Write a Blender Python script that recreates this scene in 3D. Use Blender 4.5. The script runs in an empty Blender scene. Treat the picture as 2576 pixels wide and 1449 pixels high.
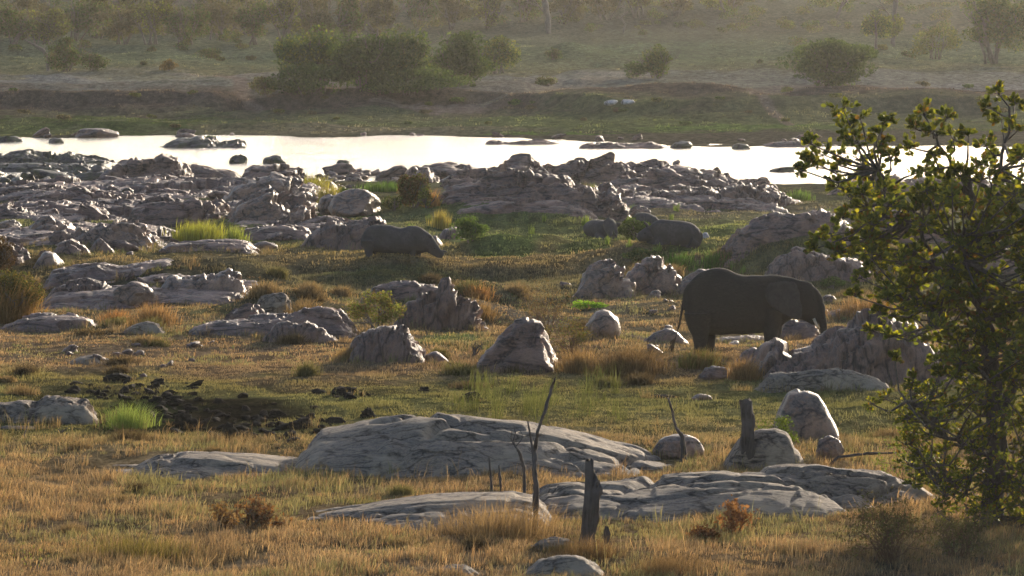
import bpy, bmesh, math, random
import numpy as np
from mathutils import Vector, Matrix

# ------------------------------------------------------------------ camera, world, sun
S = bpy.context.scene
COL = S.collection
CAM_H = 12.8                      # eye height above the flood plain (m)
FD = 12254.0                      # focal length in photo units (2576 wide)
cam = bpy.data.cameras.new("camera")
cam.sensor_width = 36.0
cam.lens = 36.0 * FD / 2576.0
cam.shift_y = -(724.5 + 70.0) / 2576.0
cam.clip_start = 1.0
cam.clip_end = 6000.0
co = bpy.data.objects.new("camera", cam)
COL.objects.link(co)
co.location = (0, 0, CAM_H)
co.rotation_euler = (math.radians(90), 0, 0)
S.camera = co

SUN_EL, SUN_AZ = math.radians(11.5), math.radians(20.0)   # az: clockwise from +Y (to the right)
w = bpy.data.worlds.new("World"); S.world = w
w.use_nodes = True
nt = w.node_tree; nt.nodes.clear()
sky = nt.nodes.new("ShaderNodeTexSky"); sky.sky_type = 'NISHITA'
sky.sun_disc = False
sky.sun_elevation = SUN_EL; sky.sun_rotation = SUN_AZ
sky.altitude = 300; sky.air_density = 0.75; sky.dust_density = 2.0; sky.ozone_density = 1.0
bg = nt.nodes.new("ShaderNodeBackground"); bg.inputs[1].default_value = 0.15
wo = nt.nodes.new("ShaderNodeOutputWorld")
nt.links.new(sky.outputs[0], bg.inputs[0]); nt.links.new(bg.outputs[0], wo.inputs[0])

sl = bpy.data.lights.new("sun", 'SUN'); sl.energy = 3.9; sl.angle = math.radians(0.6)
sl.color = (1.0, 0.85, 0.66)
so = bpy.data.objects.new("sun", sl); COL.objects.link(so)
sd = Vector((math.sin(SUN_AZ) * math.cos(SUN_EL), math.cos(SUN_AZ) * math.cos(SUN_EL), math.sin(SUN_EL)))
so.rotation_euler = sd.to_track_quat('Z', 'Y').to_euler()

S.view_settings.view_transform = 'Standard'
S.view_settings.look = 'None'
S.view_settings.exposure = 0.7
S.view_settings.gamma = 1.0
S.render.engine = 'CYCLES'
S.cycles.max_bounces = 6
S.cycles.transparent_max_bounces = 6
S.cycles.volume_bounces = 0

# ------------------------------------------------------------------ noise
def _h(ix, iy, iz, s):
    with np.errstate(over='ignore'):
        h = (ix.astype(np.int64).astype(np.uint32) * np.uint32(374761393)
             + iy.astype(np.int64).astype(np.uint32) * np.uint32(668265263)
             + iz.astype(np.int64).astype(np.uint32) * np.uint32(2147483647)
             + np.uint32((s * 974634777 + 12345) & 0xffffffff))
        h = (h ^ (h >> np.uint32(13))) * np.uint32(1274126177)
        h = (h ^ (h >> np.uint32(16))) * np.uint32(2246822519)
        h = h ^ (h >> np.uint32(15))
    return h
def rnd(ix, iy, iz, s):
    return _h(ix, iy, iz, s).astype(np.float64) / 4294967295.0
def vn3(x, y, z, s=0):
    xi, yi, zi = np.floor(x), np.floor(y), np.floor(z)
    fx, fy, fz = x - xi, y - yi, z - zi
    ux, uy, uz = fx*fx*(3-2*fx), fy*fy*(3-2*fy), fz*fz*(3-2*fz)
    r = 0
    for a in (0, 1):
        for b in (0, 1):
            for c in (0, 1):
                wgt = (ux if a else 1-ux) * (uy if b else 1-uy) * (uz if c else 1-uz)
                r = r + wgt * rnd(xi+a, yi+b, zi+c, s)
    return r * 2 - 1
def vn2(x, y, s=0):
    xi, yi = np.floor(x), np.floor(y)
    fx, fy = x - xi, y - yi
    ux, uy = fx*fx*(3-2*fx), fy*fy*(3-2*fy)
    r = 0; zi = np.zeros_like(xi)
    for a in (0, 1):
        for b in (0, 1):
            r = r + (ux if a else 1-ux) * (uy if b else 1-uy) * rnd(xi+a, yi+b, zi, s)
    return r * 2 - 1
def fbm2(x, y, o=4, s=0):
    r, a, f = 0, 0.5, 1.0
    for i in range(o):
        r = r + a * vn2(x*f + i*17.3, y*f - i*9.1, s+i); a *= 0.5; f *= 2.03
    return r
def fbm3(x, y, z, o=4, s=0):
    r, a, f = 0, 0.5, 1.0
    for i in range(o):
        r = r + a * vn3(x*f + i*17.3, y*f - i*9.1, z*f + i*3.7, s+i); a *= 0.5; f *= 2.03
    return r
def facet3(x, y, z, s, tilt=1.3):
    """fractured rock: every Voronoi cell is a plane of its own tilt; returns height and crack distance"""
    bx, by, bz = np.floor(x-.5), np.floor(y-.5), np.floor(z-.5)
    f1 = np.full(x.shape, 9.0); f2 = np.full(x.shape, 9.0); val = np.zeros(x.shape)
    for a in (0, 1):
        for b in (0, 1):
            for c in (0, 1):
                ix, iy, iz = bx+a, by+b, bz+c
                px = ix+.5+.8*(rnd(ix, iy, iz, s)-.5); py = iy+.5+.8*(rnd(ix, iy, iz, s+1)-.5)
                pz = iz+.5+.8*(rnd(ix, iy, iz, s+2)-.5)
                dx, dy, dz = x-px, y-py, z-pz
                d = dx*dx+dy*dy+dz*dz
                v = (rnd(ix, iy, iz, s+3)-.5) + tilt*((rnd(ix, iy, iz, s+4)-.5)*dx + (rnd(ix, iy, iz, s+5)-.5)*dy
                                                    + (rnd(ix, iy, iz, s+6)-.5)*dz)
                m = d < f1
                f2 = np.where(m, f1, np.minimum(f2, d)); val = np.where(m, v, val); f1 = np.where(m, d, f1)
    return val, np.sqrt(f2)-np.sqrt(f1)
def sstep(a, b, x):
    t = np.clip((x-a)/(b-a), 0, 1); return t*t*(3-2*t)

# ------------------------------------------------------------------ the lie of the land
# profile of the valley away from the camera: (photo row, height) -> distance
PROF = [(1700, .5), (1449, .25), (1200, 0), (1000, -.1), (900, -.3), (850, -.4), (760, -.7), (712, -.85),
        (670, -.25), (655, -.1), (620, -.2), (560, -.1), (520, -.4), (470, -1.2), (452, -1.85), (430, -2.4), (372, -2.4),
        (346, -1.6), (338, -1.45), (300, -1.0), (285, -.95), (262, -.3), (228, .95), (215, 1.1), (180, 1.3), (140, 1.9),
        (60, 4.5), (30, 6.2), (0, 7.6), (-30, 9.6), (-52, 11.2)]
_Y = np.array([FD*(CAM_H-z)/(p+70) for p, z in PROF]); _Z = np.array([z for p, z in PROF])
assert (np.diff(_Y) > 0).all(), _Y
_P = np.array([p for p, z in PROF], float)
PY_Y = np.concatenate([[10, 50], _Y, [1500, 2600]]); PY_Z = np.concatenate([[1.5, 1.0], _Z, [34, 60]])
WATER = -1.5
def row2Y(p):                       # distance at which the smooth valley profile is seen on photo row p
    return np.interp(-np.asarray(p, float), -_P, _Y)
def W(px, py):                      # photo position -> world x, y on the smooth profile
    Y = float(row2Y(py)); return (px-1288)*Y/FD, Y
def bump(x, y, px, py, rx, ry, h):  # a mound: centre seen at (px,py), half widths in m
    X0, Y0 = W(px, py)
    d = ((x-X0)/rx)**2 + ((y-Y0)/ry)**2
    return h*np.exp(-d*1.2)
MOUNDS = [(1230, 548, 6.5, 10, 1.0), (1050, 540, 5, 9, .55), (1420, 572, 3.5, 6, .3), (1250, 628, 2.2, 2.5, .75), (1345, 622, 1.1, 1.6, .5), (1405, 618, 1.2, 1.6, .55),
          (1500, 632, 3.0, 3, .55), (1620, 648, 2.4, 2.0, .55), (1800, 640, 5, 3, .25), (1560, 600, 3, 3, .3),
          (1950, 590, 6, 7, .5), (2120, 690, 5, 6, .9), (1190, 770, 2.2, 3.0, .7), (930, 690, 3, 3, .4), (1200, 735, 3, 3, .3),
          (1170, 800, 1.8, 2.5, .8), (700, 790, 2.6, 4, .8), (1560, 730, 4, 3, .3), (1650, 790, 3, 5, .35),
          (400, 745, 5.5, 6, .9), (640, 735, 3, 5, .7), (180, 740, 4, 5, .6), (950, 905, 2, 3, .3),
          (1290, 925, 1.6, 2, .2), (2000, 700, 6, 4, .5), (380, 640, 6, 3, .25), (900, 648, 6, 3, .2),
          (1500, 152, 9, 12, 1.0), (1440, 150, 4, 5, .7), (1900, 190, 14, 14, .8), (2250, 165, 14, 14, 1.2), (2090, 215, 10, 6, -.4),
          (1700, 255, 9, 5, .7), (1650, 272, 10, 5, .5), (1250, 330, 12, 5, .3), (1900, 300, 6, 4, .35),
          (250, 325, 10, 4, .5), (150, 312, 18, 4, .4), (730, 325, 6, 4, .5), (500, 325, 8, 4, .3), (620, 260, 2.4, 9, -.8),
          (1960, 270, 3, 12, -.7), (1400, 210, 5, 12, -.5), (100, 215, 8, 6, .4), (350, 222, 6, 3, .4)]
def ground(x, y):
    x = np.asarray(x, float); y = np.asarray(y, float)
    k = sstep(430, 520, y)
    wob = (fbm2(x/14, y/60, 3, 5)*9.0)*sstep(180, 215, y)*(1-sstep(300, 330, y)) + (fbm2(x/26, y/90, 3, 11)*18+fbm2(x/9, y/40, 2, 12)*5)*k*(1-sstep(700, 900, y)) \
        + fbm2(x/5, y/30, 2, 15)*4*k*(1-sstep(600, 700, y)) + fbm2(x/12, y/50, 2, 9)*7*sstep(300, 318, y)*(1-sstep(360, 400, y)) \
        + fbm2(x/13, y/60, 3, 19)*13*sstep(398, 416, y)*(1-sstep(450, 470, y))
    wob = wob+26*sstep(-4, 14, x)*sstep(366, 392, y)*(1-sstep(455, 580, y))
    z = np.interp(y+wob, PY_Y, PY_Z)
    far = sstep(60, 110, y)
    z = z + fbm2(x/3.5, y/5.0, 4, 21)*.22*far + fbm2(x/1.1, y/1.6, 2, 31)*.05*far
    z = z + fbm2(x/22, y/30, 3, 41)*1.0*sstep(480, 620, y) + fbm2(x/8, y/13, 3, 43)*.9*sstep(430, 475, y)*(1-sstep(640, 760, y)) + fbm2(x/60, y/80, 4, 51)*4.5*sstep(650, 900, y)
    z = z + (fbm2(x/7, y/11, 3, 71)*.55+.5*np.abs(fbm2(x/4.5, y/9, 2, 73))-.08)*sstep(168, 195, y)*(1-sstep(285, 305, y))
    for m in MOUNDS:
        z = z + bump(x, y, *m)
    inw = sstep(345, 368, y)*(1-sstep(408, 416, y+wob))
    z = z*(1-inw) + np.minimum(z, -2.3)*inw
    return z
def hit(px, py):                    # point of the real ground seen at photo position (px,py)
    Y = np.arange(85, 1500, .1)
    X = (px-1288)*Y/FD
    zr = CAM_H-(py+70)*Y/FD
    g = np.maximum(ground(X, Y), np.where((Y > 300) & (Y < 450), WATER, -9))
    i = np.argmax(zr <= g)
    return float(X[i]), float(Y[i]), float(g[i])
def gz(x, y):
    g = float(ground(np.array([x]), np.array([y]))[0]); return max(g, WATER-.12) if 300 < y < 450 else g
def zat(py, Y): return CAM_H-(py+70)*Y/FD

# ------------------------------------------------------------------ mesh and naming helpers
def mesh(name, V, F, mat, parent=None, smooth=True, col=None, loc=None):
    me = bpy.data.meshes.new(name)
    V = np.asarray(V, np.float32)
    if isinstance(F, np.ndarray):
        n, k = F.shape
        me.vertices.add(len(V)); me.vertices.foreach_set("co", V.ravel())
        me.loops.add(n*k); me.loops.foreach_set("vertex_index", F.astype(np.int32).ravel())
        me.polygons.add(n); me.polygons.foreach_set("loop_start", np.arange(0, n*k, k, dtype=np.int32))
        me.polygons.foreach_set("loop_total", np.full(n, k, np.int32))
    else:
        me.from_pydata([tuple(v) for v in V], [], F)
    me.polygons.foreach_set("use_smooth", np.full(len(me.polygons), smooth, bool))
    me.update(calc_edges=True); me.validate()
    if col is not None:
        c = np.ones((len(V), 4), np.float32); c[:, :3] = col
        a = me.color_attributes.new("Col", 'FLOAT_COLOR', 'POINT'); a.data.foreach_set("color", c.ravel())
    if mat: me.materials.append(mat)
    o = bpy.data.objects.new(name, me); COL.objects.link(o)
    if parent: o.parent = parent
    if loc is not None: o.location = loc
    return o
def empty(name, loc=(0, 0, 0)):
    o = bpy.data.objects.new(name, None); o.empty_display_size = .3; COL.objects.link(o); o.location = loc; return o
def tag(o, label=None, cat=None, group=None, kind=None):
    if label: o['label'] = label
    if cat: o['category'] = cat
    if group: o['group'] = group
    if kind: o['kind'] = kind
    return o
class MB:
    def __init__(s): s.V = []; s.F = []; s.C = []; s.n = 0
    def add(s, V, F, c=None):
        V = np.asarray(V, float); s.V.append(V); s.F += [tuple(int(i)+s.n for i in f) for f in F]
        s.C.append(np.tile(np.array(c if c is not None else (1, 1, 1), float), (len(V), 1))); s.n += len(V)
    def tube(s, P, R, k=6, c=None, cap=True):
        P = np.asarray(P, float); n = len(P); V = []
        for i in range(n):
            t = P[min(i+1, n-1)]-P[max(i-1, 0)]; t = t/(np.linalg.norm(t)+1e-9)
            u = np.cross(t, (0.13, 0.97, 0.2)); u /= np.linalg.norm(u)+1e-9; v = np.cross(t, u)
            for j in range(k):
                a = 2*math.pi*j/k; V.append(P[i]+R[i]*(math.cos(a)*u+math.sin(a)*v))
        F = [(i*k+j, i*k+(j+1) % k, (i+1)*k+(j+1) % k, (i+1)*k+j) for i in range(n-1) for j in range(k)]
        if cap: F += [tuple(range(k))[::-1], tuple((n-1)*k+j for j in range(k))]
        s.add(V, F, c)
    def build(s, name, mat, parent=None, smooth=True, loc=None):
        return mesh(name, np.vstack(s.V), s.F, mat, parent, smooth, np.vstack(s.C), loc)

# ------------------------------------------------------------------ materials
def mat_new(name):
    m = bpy.data.materials.new(name); m.use_nodes = True; m.node_tree.nodes.clear()
    return m, m.node_tree.nodes, m.node_tree.links
def N(ns, t, **k):
    n = ns.new(t)
    for a, b in k.items(): setattr(n, a, b)
    return n
def noise(ns, ls, vec, sc, det=4, rough=.55, dist=0):
    n = ns.new("ShaderNodeTexNoise"); n.inputs["Scale"].default_value = sc; n.inputs["Detail"].default_value = det
    n.inputs["Roughness"].default_value = rough; n.inputs["Distortion"].default_value = dist
    ls.new(vec, n.inputs["Vector"]); return n.outputs[0]
def ramp(ns, ls, fac, stops):
    r = ns.new("ShaderNodeValToRGB"); ls.new(fac, r.inputs[0])
    e = r.color_ramp.elements
    while len(e) < len(stops): e.new(.5)
    for x, (p, c) in zip(e, stops): x.position = p; x.color = (*c, 1)
    return r.outputs[0]
def mixc(ns, ls, f, a, b, mode='MIX'):
    m = ns.new("ShaderNodeMix"); m.data_type = 'RGBA'; m.blend_type = mode
    for i, v in ((0, f), (6, a), (7, b)):
        if hasattr(v, 'links') or hasattr(v, 'is_linked'): ls.new(v, m.inputs[i])
        elif i == 0: m.inputs[0].default_value = v
        else: m.inputs[i].default_value = (*v, 1)
    return m.outputs[2]
def rock_mat(name, c1, c2, c3, streak=(1, 1, 1), rot=(0, 0, 0), rough=.62, sc=1.0, spec=.5, bumpd=.05, moss=0.0):
    m, ns, ls = mat_new(name)
    tc = N(ns, "ShaderNodeTexCoord"); mp = N(ns, "ShaderNodeMapping"); oi = N(ns, "ShaderNodeObjectInfo")
    ls.new(tc.outputs['Object'], mp.inputs[0]); mp.inputs['Rotation'].default_value = rot; mp.inputs['Scale'].default_value = streak
    v = mp.outputs[0]; o = tc.outputs['Object']
    big = noise(ns, ls, o, .55*sc, 3); st = noise(ns, ls, v, 2.2*sc, 6, .65, .6); fine = noise(ns, ls, v, 14*sc, 5, .7)
    c = ramp(ns, ls, st, [(.36, c3), (.455, c1), (.53, c2), (.60, tuple(k*1.12 for k in c1)), (.66, c3)])
    c = mixc(ns, ls, ramp(ns, ls, big, [(.45, (0, 0, 0)), (.6, (.6, .6, .6))]), c, tuple(k*.8 for k in c2))
    c = mixc(ns, ls, ramp(ns, ls, noise(ns, ls, o, 4.5*sc, 6, .72), [(.56, (0, 0, 0)), (.66, (.85, .85, .85))]), c, tuple(k*.42 for k in c3))
    c = mixc(ns, ls, .7, c, ramp(ns, ls, fine, [(.4, (.5, .5, .5)), (.6, (1.0, 1.0, 1.0))]), 'MULTIPLY')
    c = mixc(ns, ls, .55, c, ramp(ns, ls, oi.outputs['Random'], [(0, (.62, .62, .66)), (.5, (1, .96, .93)), (1, (.95, .84, .78))]), 'MULTIPLY')
    wn = ns.new("ShaderNodeTexNoise"); wn.inputs["Scale"].default_value = 1.2*sc; wn.inputs["Detail"].default_value = 4; ls.new(v, wn.inputs["Vector"])
    va = N(ns, "ShaderNodeVectorMath", operation='MULTIPLY_ADD'); ls.new(wn.outputs["Color"], va.inputs[0]); va.inputs[1].default_value = (1.1, 1.1, 1.1); ls.new(v, va.inputs[2])
    vo = ns.new("ShaderNodeTexVoronoi"); vo.feature = 'DISTANCE_TO_EDGE'; vo.inputs["Scale"].default_value = .75*sc; ls.new(va.outputs[0], vo.inputs["Vector"])
    ck = ramp(ns, ls, vo.outputs["Distance"], [(0, (.16, .14, .13)), (.03, (.5, .48, .46)), (.07, (1, 1, 1))])
    c = mixc(ns, ls, .85, c, ck, 'MULTIPLY')
    c = mixc(ns, ls, ramp(ns, ls, noise(ns, ls, o, .9, 5, .65), [(.52, (0, 0, 0)), (.62, (.55, .55, .55))]), c, (c2[0]*1.35, c2[1]*1.3, c2[2]*1.2))
    if moss:
        c = mixc(ns, ls, ramp(ns, ls, noise(ns, ls, o, 1.6, 4), [(.6-moss*.3, (0, 0, 0)), (.75-moss*.3, (.8, .8, .8))]), c, (.07, .075, .03))
    b = N(ns, "ShaderNodeBsdfPrincipled"); ls.new(c, b.inputs['Base Color'])
    b.inputs['Roughness'].default_value = rough; b.inputs['Specular IOR Level'].default_value = spec
    bp = N(ns, "ShaderNodeBump"); bp.inputs['Strength'].default_value = .8; bp.inputs['Distance'].default_value = bumpd
    mm = N(ns, "ShaderNodeMath", operation='MULTIPLY_ADD'); ls.new(st, mm.inputs[0]); mm.inputs[1].default_value = 2.5; ls.new(fine, mm.inputs[2])
    ls.new(mm.outputs[0], bp.inputs['Height']); ls.new(bp.outputs[0], b.inputs['Normal'])
    out = N(ns, "ShaderNodeOutputMaterial"); ls.new(b.outputs[0], out.inputs[0]); return m
def leaf_mat(name, trans=.45, tint=(1, 1, 1), spec=.0, tcol=(1.0, 1.0, .6)):
    m, ns, ls = mat_new(name)
    a = N(ns, "ShaderNodeAttribute"); a.attribute_name = "Col"
    c = mixc(ns, ls, 1.0, a.outputs['Color'], tint, 'MULTIPLY')
    t = mixc(ns, ls, 1.0, a.outputs['Color'], tcol, 'MULTIPLY')
    d = N(ns, "ShaderNodeBsdfPrincipled"); ls.new(c, d.inputs['Base Color']); d.inputs['Roughness'].default_value = .55
    d.inputs['Specular IOR Level'].default_value = spec
    tr = N(ns, "ShaderNodeBsdfTranslucent"); ls.new(t, tr.inputs[0])
    mx = N(ns, "ShaderNodeMixShader"); mx.inputs[0].default_value = trans
    ls.new(d.outputs[0], mx.inputs[1]); ls.new(tr.outputs[0], mx.inputs[2])
    out = N(ns, "ShaderNodeOutputMaterial"); ls.new(mx.outputs[0], out.inputs[0]); return m
def plain_mat(name, c, rough=.8, var=.5, sc=8, spec=.3, bumpd=.02, stretch=(1, 1, 1), c2=None):
    m, ns, ls = mat_new(name)
    tc = N(ns, "ShaderNodeTexCoord"); mp = N(ns, "ShaderNodeMapping"); ls.new(tc.outputs['Object'], mp.inputs[0])
    mp.inputs['Scale'].default_value = stretch
    n = noise(ns, ls, mp.outputs[0], sc, 6, .65); n2 = noise(ns, ls, tc.outputs['Object'], sc*.22, 3)
    col = ramp(ns, ls, n, [(.3, tuple(k*(1-var) for k in c)), (.7, tuple(k*(1+var*.6) for k in c))])
    if c2: col = mixc(ns, ls, ramp(ns, ls, n2, [(.42, (0, 0, 0)), (.6, (1, 1, 1))]), col, c2)
    b = N(ns, "ShaderNodeBsdfPrincipled"); ls.new(col, b.inputs['Base Color']); b.inputs['Roughness'].default_value = rough
    b.inputs['Specular IOR Level'].default_value = spec
    bp = N(ns, "ShaderNodeBump"); bp.inputs['Strength'].default_value = .7; bp.inputs['Distance'].default_value = bumpd
    ls.new(n, bp.inputs['Height']); ls.new(bp.outputs[0], b.inputs['Normal'])
    out = N(ns, "ShaderNodeOutputMaterial"); ls.new(b.outputs[0], out.inputs[0]); return m

GREY, PINK, DARK = (.27, .27, .285), (.36, .28, .25), (.15, .145, .15)
M_slab = rock_mat("granite_slab", (.27, .222, .185), (.35, .275, .205), (.14, .118, .10), (1, 2.6, 2.6), (0, .3, .25), .8, 1.1, .25, .04)
M_gneiss = rock_mat("gneiss", (.215, .15, .135), (.32, .19, .145), (.075, .052, .042), (.6, 1.2, 2.6), (0, .5, .2), .56, .8, .42, .07)
M_gneiss2 = rock_mat("gneiss_steep", (.20, .14, .122), (.29, .17, .125), (.07, .05, .041), (2.4, 1.2, .7), (0, .6, .2), .56, .8, .4, .07)
M_boulder = rock_mat("boulder_granite", (.235, .172, .145), (.34, .195, .125), (.10, .074, .06), (1, 1, 1.4), (0, .5, .2), .5, 1.0, .5, .04)
M_dark = rock_mat("river_rock", (.10, .09, .085), (.14, .11, .10), (.05, .047, .045), (1, 1, 2), (0, .3, 0), .5, .8, .4, .05, .5)
M_pale = rock_mat("pale_rock", (.62, .58, .56), (.66, .6, .58), (.4, .36, .35), (1, 1, 1), (0, 0, 0), .6, 1.0)
M_clod = plain_mat("clod_earth", (.035, .028, .02), .95, .6, 9, .1, .05)
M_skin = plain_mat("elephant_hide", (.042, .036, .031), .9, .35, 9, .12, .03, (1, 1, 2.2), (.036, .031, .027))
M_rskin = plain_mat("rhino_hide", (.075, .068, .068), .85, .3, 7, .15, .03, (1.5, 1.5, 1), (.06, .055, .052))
M_ear = plain_mat("ear_hide", (.062, .054, .050), .9, .3, 7, .12, .03)
M_hair = plain_mat("tail_hair", (.12, .07, .04), .8, .3, 12)
M_tusk = plain_mat("ivory", (.5, .42, .32), .5, .2, 6)
M_eye = plain_mat("eye_dark", (.01, .008, .007), .2, .1, 6)
M_bark = plain_mat("bark", (.12, .10, .085), .9, .6, 6, .2, .03, (2, 2, .5))
M_dead = plain_mat("dead_wood", (.095, .075, .062), .9, .6, 9, .2, .03, (2.5, 2.5, .35), (.12, .10, .09))
M_farbark = plain_mat("far_bark", (.16, .13, .11), .9, .4, 3)
M_twig = plain_mat("twig", (.16, .095, .055), .9, .4, 9)
M_grass = leaf_mat("grass_blades", .5, tcol=(1.1, .98, .7))
M_far = leaf_mat("far_leaves", .4, tcol=(1.1, 1.05, .5))
M_leaf = leaf_mat("tree_leaves", .58, spec=.45, tcol=(1.6, 1.5, .4))

def ground_mat():
    m, ns, ls = mat_new("ground_soil")
    a = N(ns, "ShaderNodeAttribute"); a.attribute_name = "Col"
    tc = N(ns, "ShaderNodeTexCoord"); mp = N(ns, "ShaderNodeMapping"); ls.new(tc.outputs['Object'], mp.inputs[0])
    mp.inputs['Scale'].default_value = (1, .45, 1)
    n1 = noise(ns, ls, mp.outputs[0], 1.6, 7, .7); n2 = noise(ns, ls, mp.outputs[0], 9, 5, .7)
    c = mixc(ns, ls, .85, a.outputs['Color'], ramp(ns, ls, n1, [(.38, (.42, .42, .40)), (.62, (1.15, 1.12, 1.08))]), 'MULTIPLY')
    c = mixc(ns, ls, .8, c, ramp(ns, ls, n2, [(.38, (.5, .5, .5)), (.62, (1.1, 1.1, 1.1))]), 'MULTIPLY')
    b = N(ns, "ShaderNodeBsdfDiffuse"); ls.new(c, b.inputs['Color'])
    bp = N(ns, "ShaderNodeBump"); bp.inputs['Strength'].default_value = .9; bp.inputs['Distance'].default_value = .12
    mm = N(ns, "ShaderNodeMath", operation='ADD'); ls.new(n1, mm.inputs[0]); ls.new(n2, mm.inputs[1])
    ls.new(mm.outputs[0], bp.inputs['Height']); ls.new(bp.outputs[0], b.inputs['Normal'])
    out = N(ns, "ShaderNodeOutputMaterial"); ls.new(b.outputs[0], out.inputs[0]); return m
def water_mat():
    m, ns, ls = mat_new("river_water")
    tc = N(ns, "ShaderNodeTexCoord"); mp = N(ns, "ShaderNodeMapping"); ls.new(tc.outputs['Object'], mp.inputs[0])
    mp.inputs['Scale'].default_value = (.5, 1.6, 1)
    n = noise(ns, ls, mp.outputs[0], 1.5, 6, .75); n2 = noise(ns, ls, mp.outputs[0], .16, 3, .6)
    b = N(ns, "ShaderNodeBsdfPrincipled"); b.inputs['Base Color'].default_value = (.03, .032, .026, 1)
    b.inputs['IOR'].default_value = 1.333; b.inputs['Specular IOR Level'].default_value = .8
    r = N(ns, "ShaderNodeMapRange"); ls.new(n2, r.inputs[0]); r.inputs[3].default_value = .10; r.inputs[4].default_value = .26
    ls.new(r.outputs[0], b.inputs['Roughness'])
    bp = N(ns, "ShaderNodeBump"); bp.inputs['Strength'].default_value = 1.0; bp.inputs['Distance'].default_value = .4
    ls.new(n, bp.inputs['Height']); ls.new(bp.outputs[0], b.inputs['Normal'])
    out = N(ns, "ShaderNodeOutputMaterial"); ls.new(b.outputs[0], out.inputs[0]); return m
M_ground = ground_mat(); M_water = water_mat()

# ------------------------------------------------------------------ colours of the ground cover
ROWC = [(1700, (.26, .16, .065)), (1449, (.29, .205, .11)), (1330, (.33, .22, .105)), (1180, (.30, .21, .10)), (1110, (.22, .175, .075)), (1075, (.18, .17, .06)),
        (1010, (.16, .165, .055)), (960, (.20, .175, .06)), (925, (.26, .18, .10)), (870, (.25, .175, .10)),
        (800, (.18, .155, .085)), (745, (.16, .145, .075)), (705, (.13, .125, .065)), (668, (.14, .12, .065)), (655, (.26, .19, .08)),
        (630, (.20, .17, .07)), (600, (.18, .20, .075)), (560, (.18, .19, .08)), (530, (.22, .19, .12)), (500, (.13, .14, .07)), (440, (.12, .11, .07)),
        (350, (.11, .10, .07)), (335, (.11, .15, .05)), (310, (.13, .16, .065)), (290, (.14, .14, .08)), (270, (.14, .105, .085)), (228, (.15, .115, .09)),
        (214, (.26, .25, .20)), (195, (.24, .23, .18)), (180, (.21, .2, .10)), (150, (.16, .20, .10)), (110, (.15, .175, .10)), (60, (.145, .14, .09)), (0, (.14, .15, .095)), (-60, (.14, .15, .095))]
_cp = np.array([-p for p, c in ROWC], float); _cc = np.array([c for p, c in ROWC])
_cc = _cc*.78+_cc.mean(1, keepdims=True)*.17
PATCH = [(1250, 560, 230, 28, (.16, .19, .075), .8), (1650, 600, 240, 22, (.15, .19, .07), .8), (1900, 630, 170, 30, (.20, .21, .09), .8), (1250, 618, 90, 22, (.11, .16, .055), .9),
         (1500, 632, 120, 15, (.10, .14, .05), .8), (1750, 655, 110, 10, (.08, .13, .045), .8), (1000, 545, 110, 12, (.22, .2, .16), .8), (1000, 690, 260, 20, (.11, .13, .06), .6),
         (1150, 860, 110, 22, (.12, .16, .06), .8), (1500, 800, 130, 30, (.20, .18, .13), .4), (1650, 880, 160, 20, (.14, .15, .08), .5), (2000, 730, 260, 22, (.18, .17, .07), .6),
         (470, 1040, 300, 42, (.032, .027, .019), 1.0), (200, 990, 200, 15, (.06, .05, .03), .6), (900, 985, 120, 10, (.06, .055, .03), .6), (330, 1040, 130, 40, (.10, .13, .045), .4),
         (2500, 1400, 420, 90, (.12, .11, .09), .7), (150, 1395, 500, 30, (.17, .14, .055), .6), (1450, 1420, 260, 30, (.17, .145, .09), .6),  # first patch: shadow of the right-hand tree painted into the ground colour
         (300, 745, 330, 45, (.10, .09, .06), .7), (520, 790, 60, 15, (.13, .14, .06), .6), (300, 900, 250, 15, (.22, .17, .12), .5), (2200, 965, 300, 25, (.12, .12, .07), .6),  # first patch: shade of the left hollow put into its ground colour
         (150, 300, 450, 8, (.09, .13, .04), .8), (450, 330, 330, 9, (.07, .11, .035), .9), (900, 335, 500, 10, (.20, .165, .125), .6), (900, 320, 500, 8, (.13, .13, .075), .6),
         (1500, 310, 300, 20, (.11, .14, .06), .7), (1400, 350, 200, 6, (.10, .16, .04), .9), (1850, 330, 250, 10, (.11, .17, .05), .8), (2300, 310, 300, 25, (.12, .12, .08), .6),
         (100, 205, 250, 10, (.30, .29, .27), .7), (560, 192, 130, 7, (.30, .26, .22), .7), (1330, 215, 130, 14, (.28, .24, .20), .6), (2050, 228, 150, 12, (.28, .24, .21), .7),
         (2450, 228, 250, 10, (.32, .31, .29), .7), (1560, 198, 130, 4, (.36, .32, .25), .8), (1100, 270, 150, 12, (.26, .22, .2), .6), (1700, 218, 150, 13, (.15, .15, .09), .6),
         (900, 290, 260, 8, (.12, .14, .07), .6), (400, 200, 180, 9, (.22, .22, .15), .6), (1250, 245, 200, 14, (.17, .14, .10), .5), (80, 350, 90, 8, (.22, .24, .09), .9), (100, 440, 160, 9, (.12, .18, .06), .9)]
STROKE = [([(555, 188), (600, 205), (612, 235), (640, 262), (650, 285)], 14, (.26, .2, .165)), ([(1210, 262), (1330, 225), (1480, 205), (1600, 197)], 8, (.27, .23, .18)),
          ([(2080, 226), (1950, 245), (1890, 262), (1880, 278), (1930, 300), (1990, 322)], 7, (.27, .215, .175)), ([(1700, 240), (1850, 238), (1950, 240)], 5, (.24, .2, .16)),
          ([(1000, 790), (1300, 800), (1600, 850), (1720, 880)], 10, (.25, .21, .16))]
def proj(x, y, z): return 1288+FD*x/y, FD*(CAM_H-z)/y-70
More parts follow.
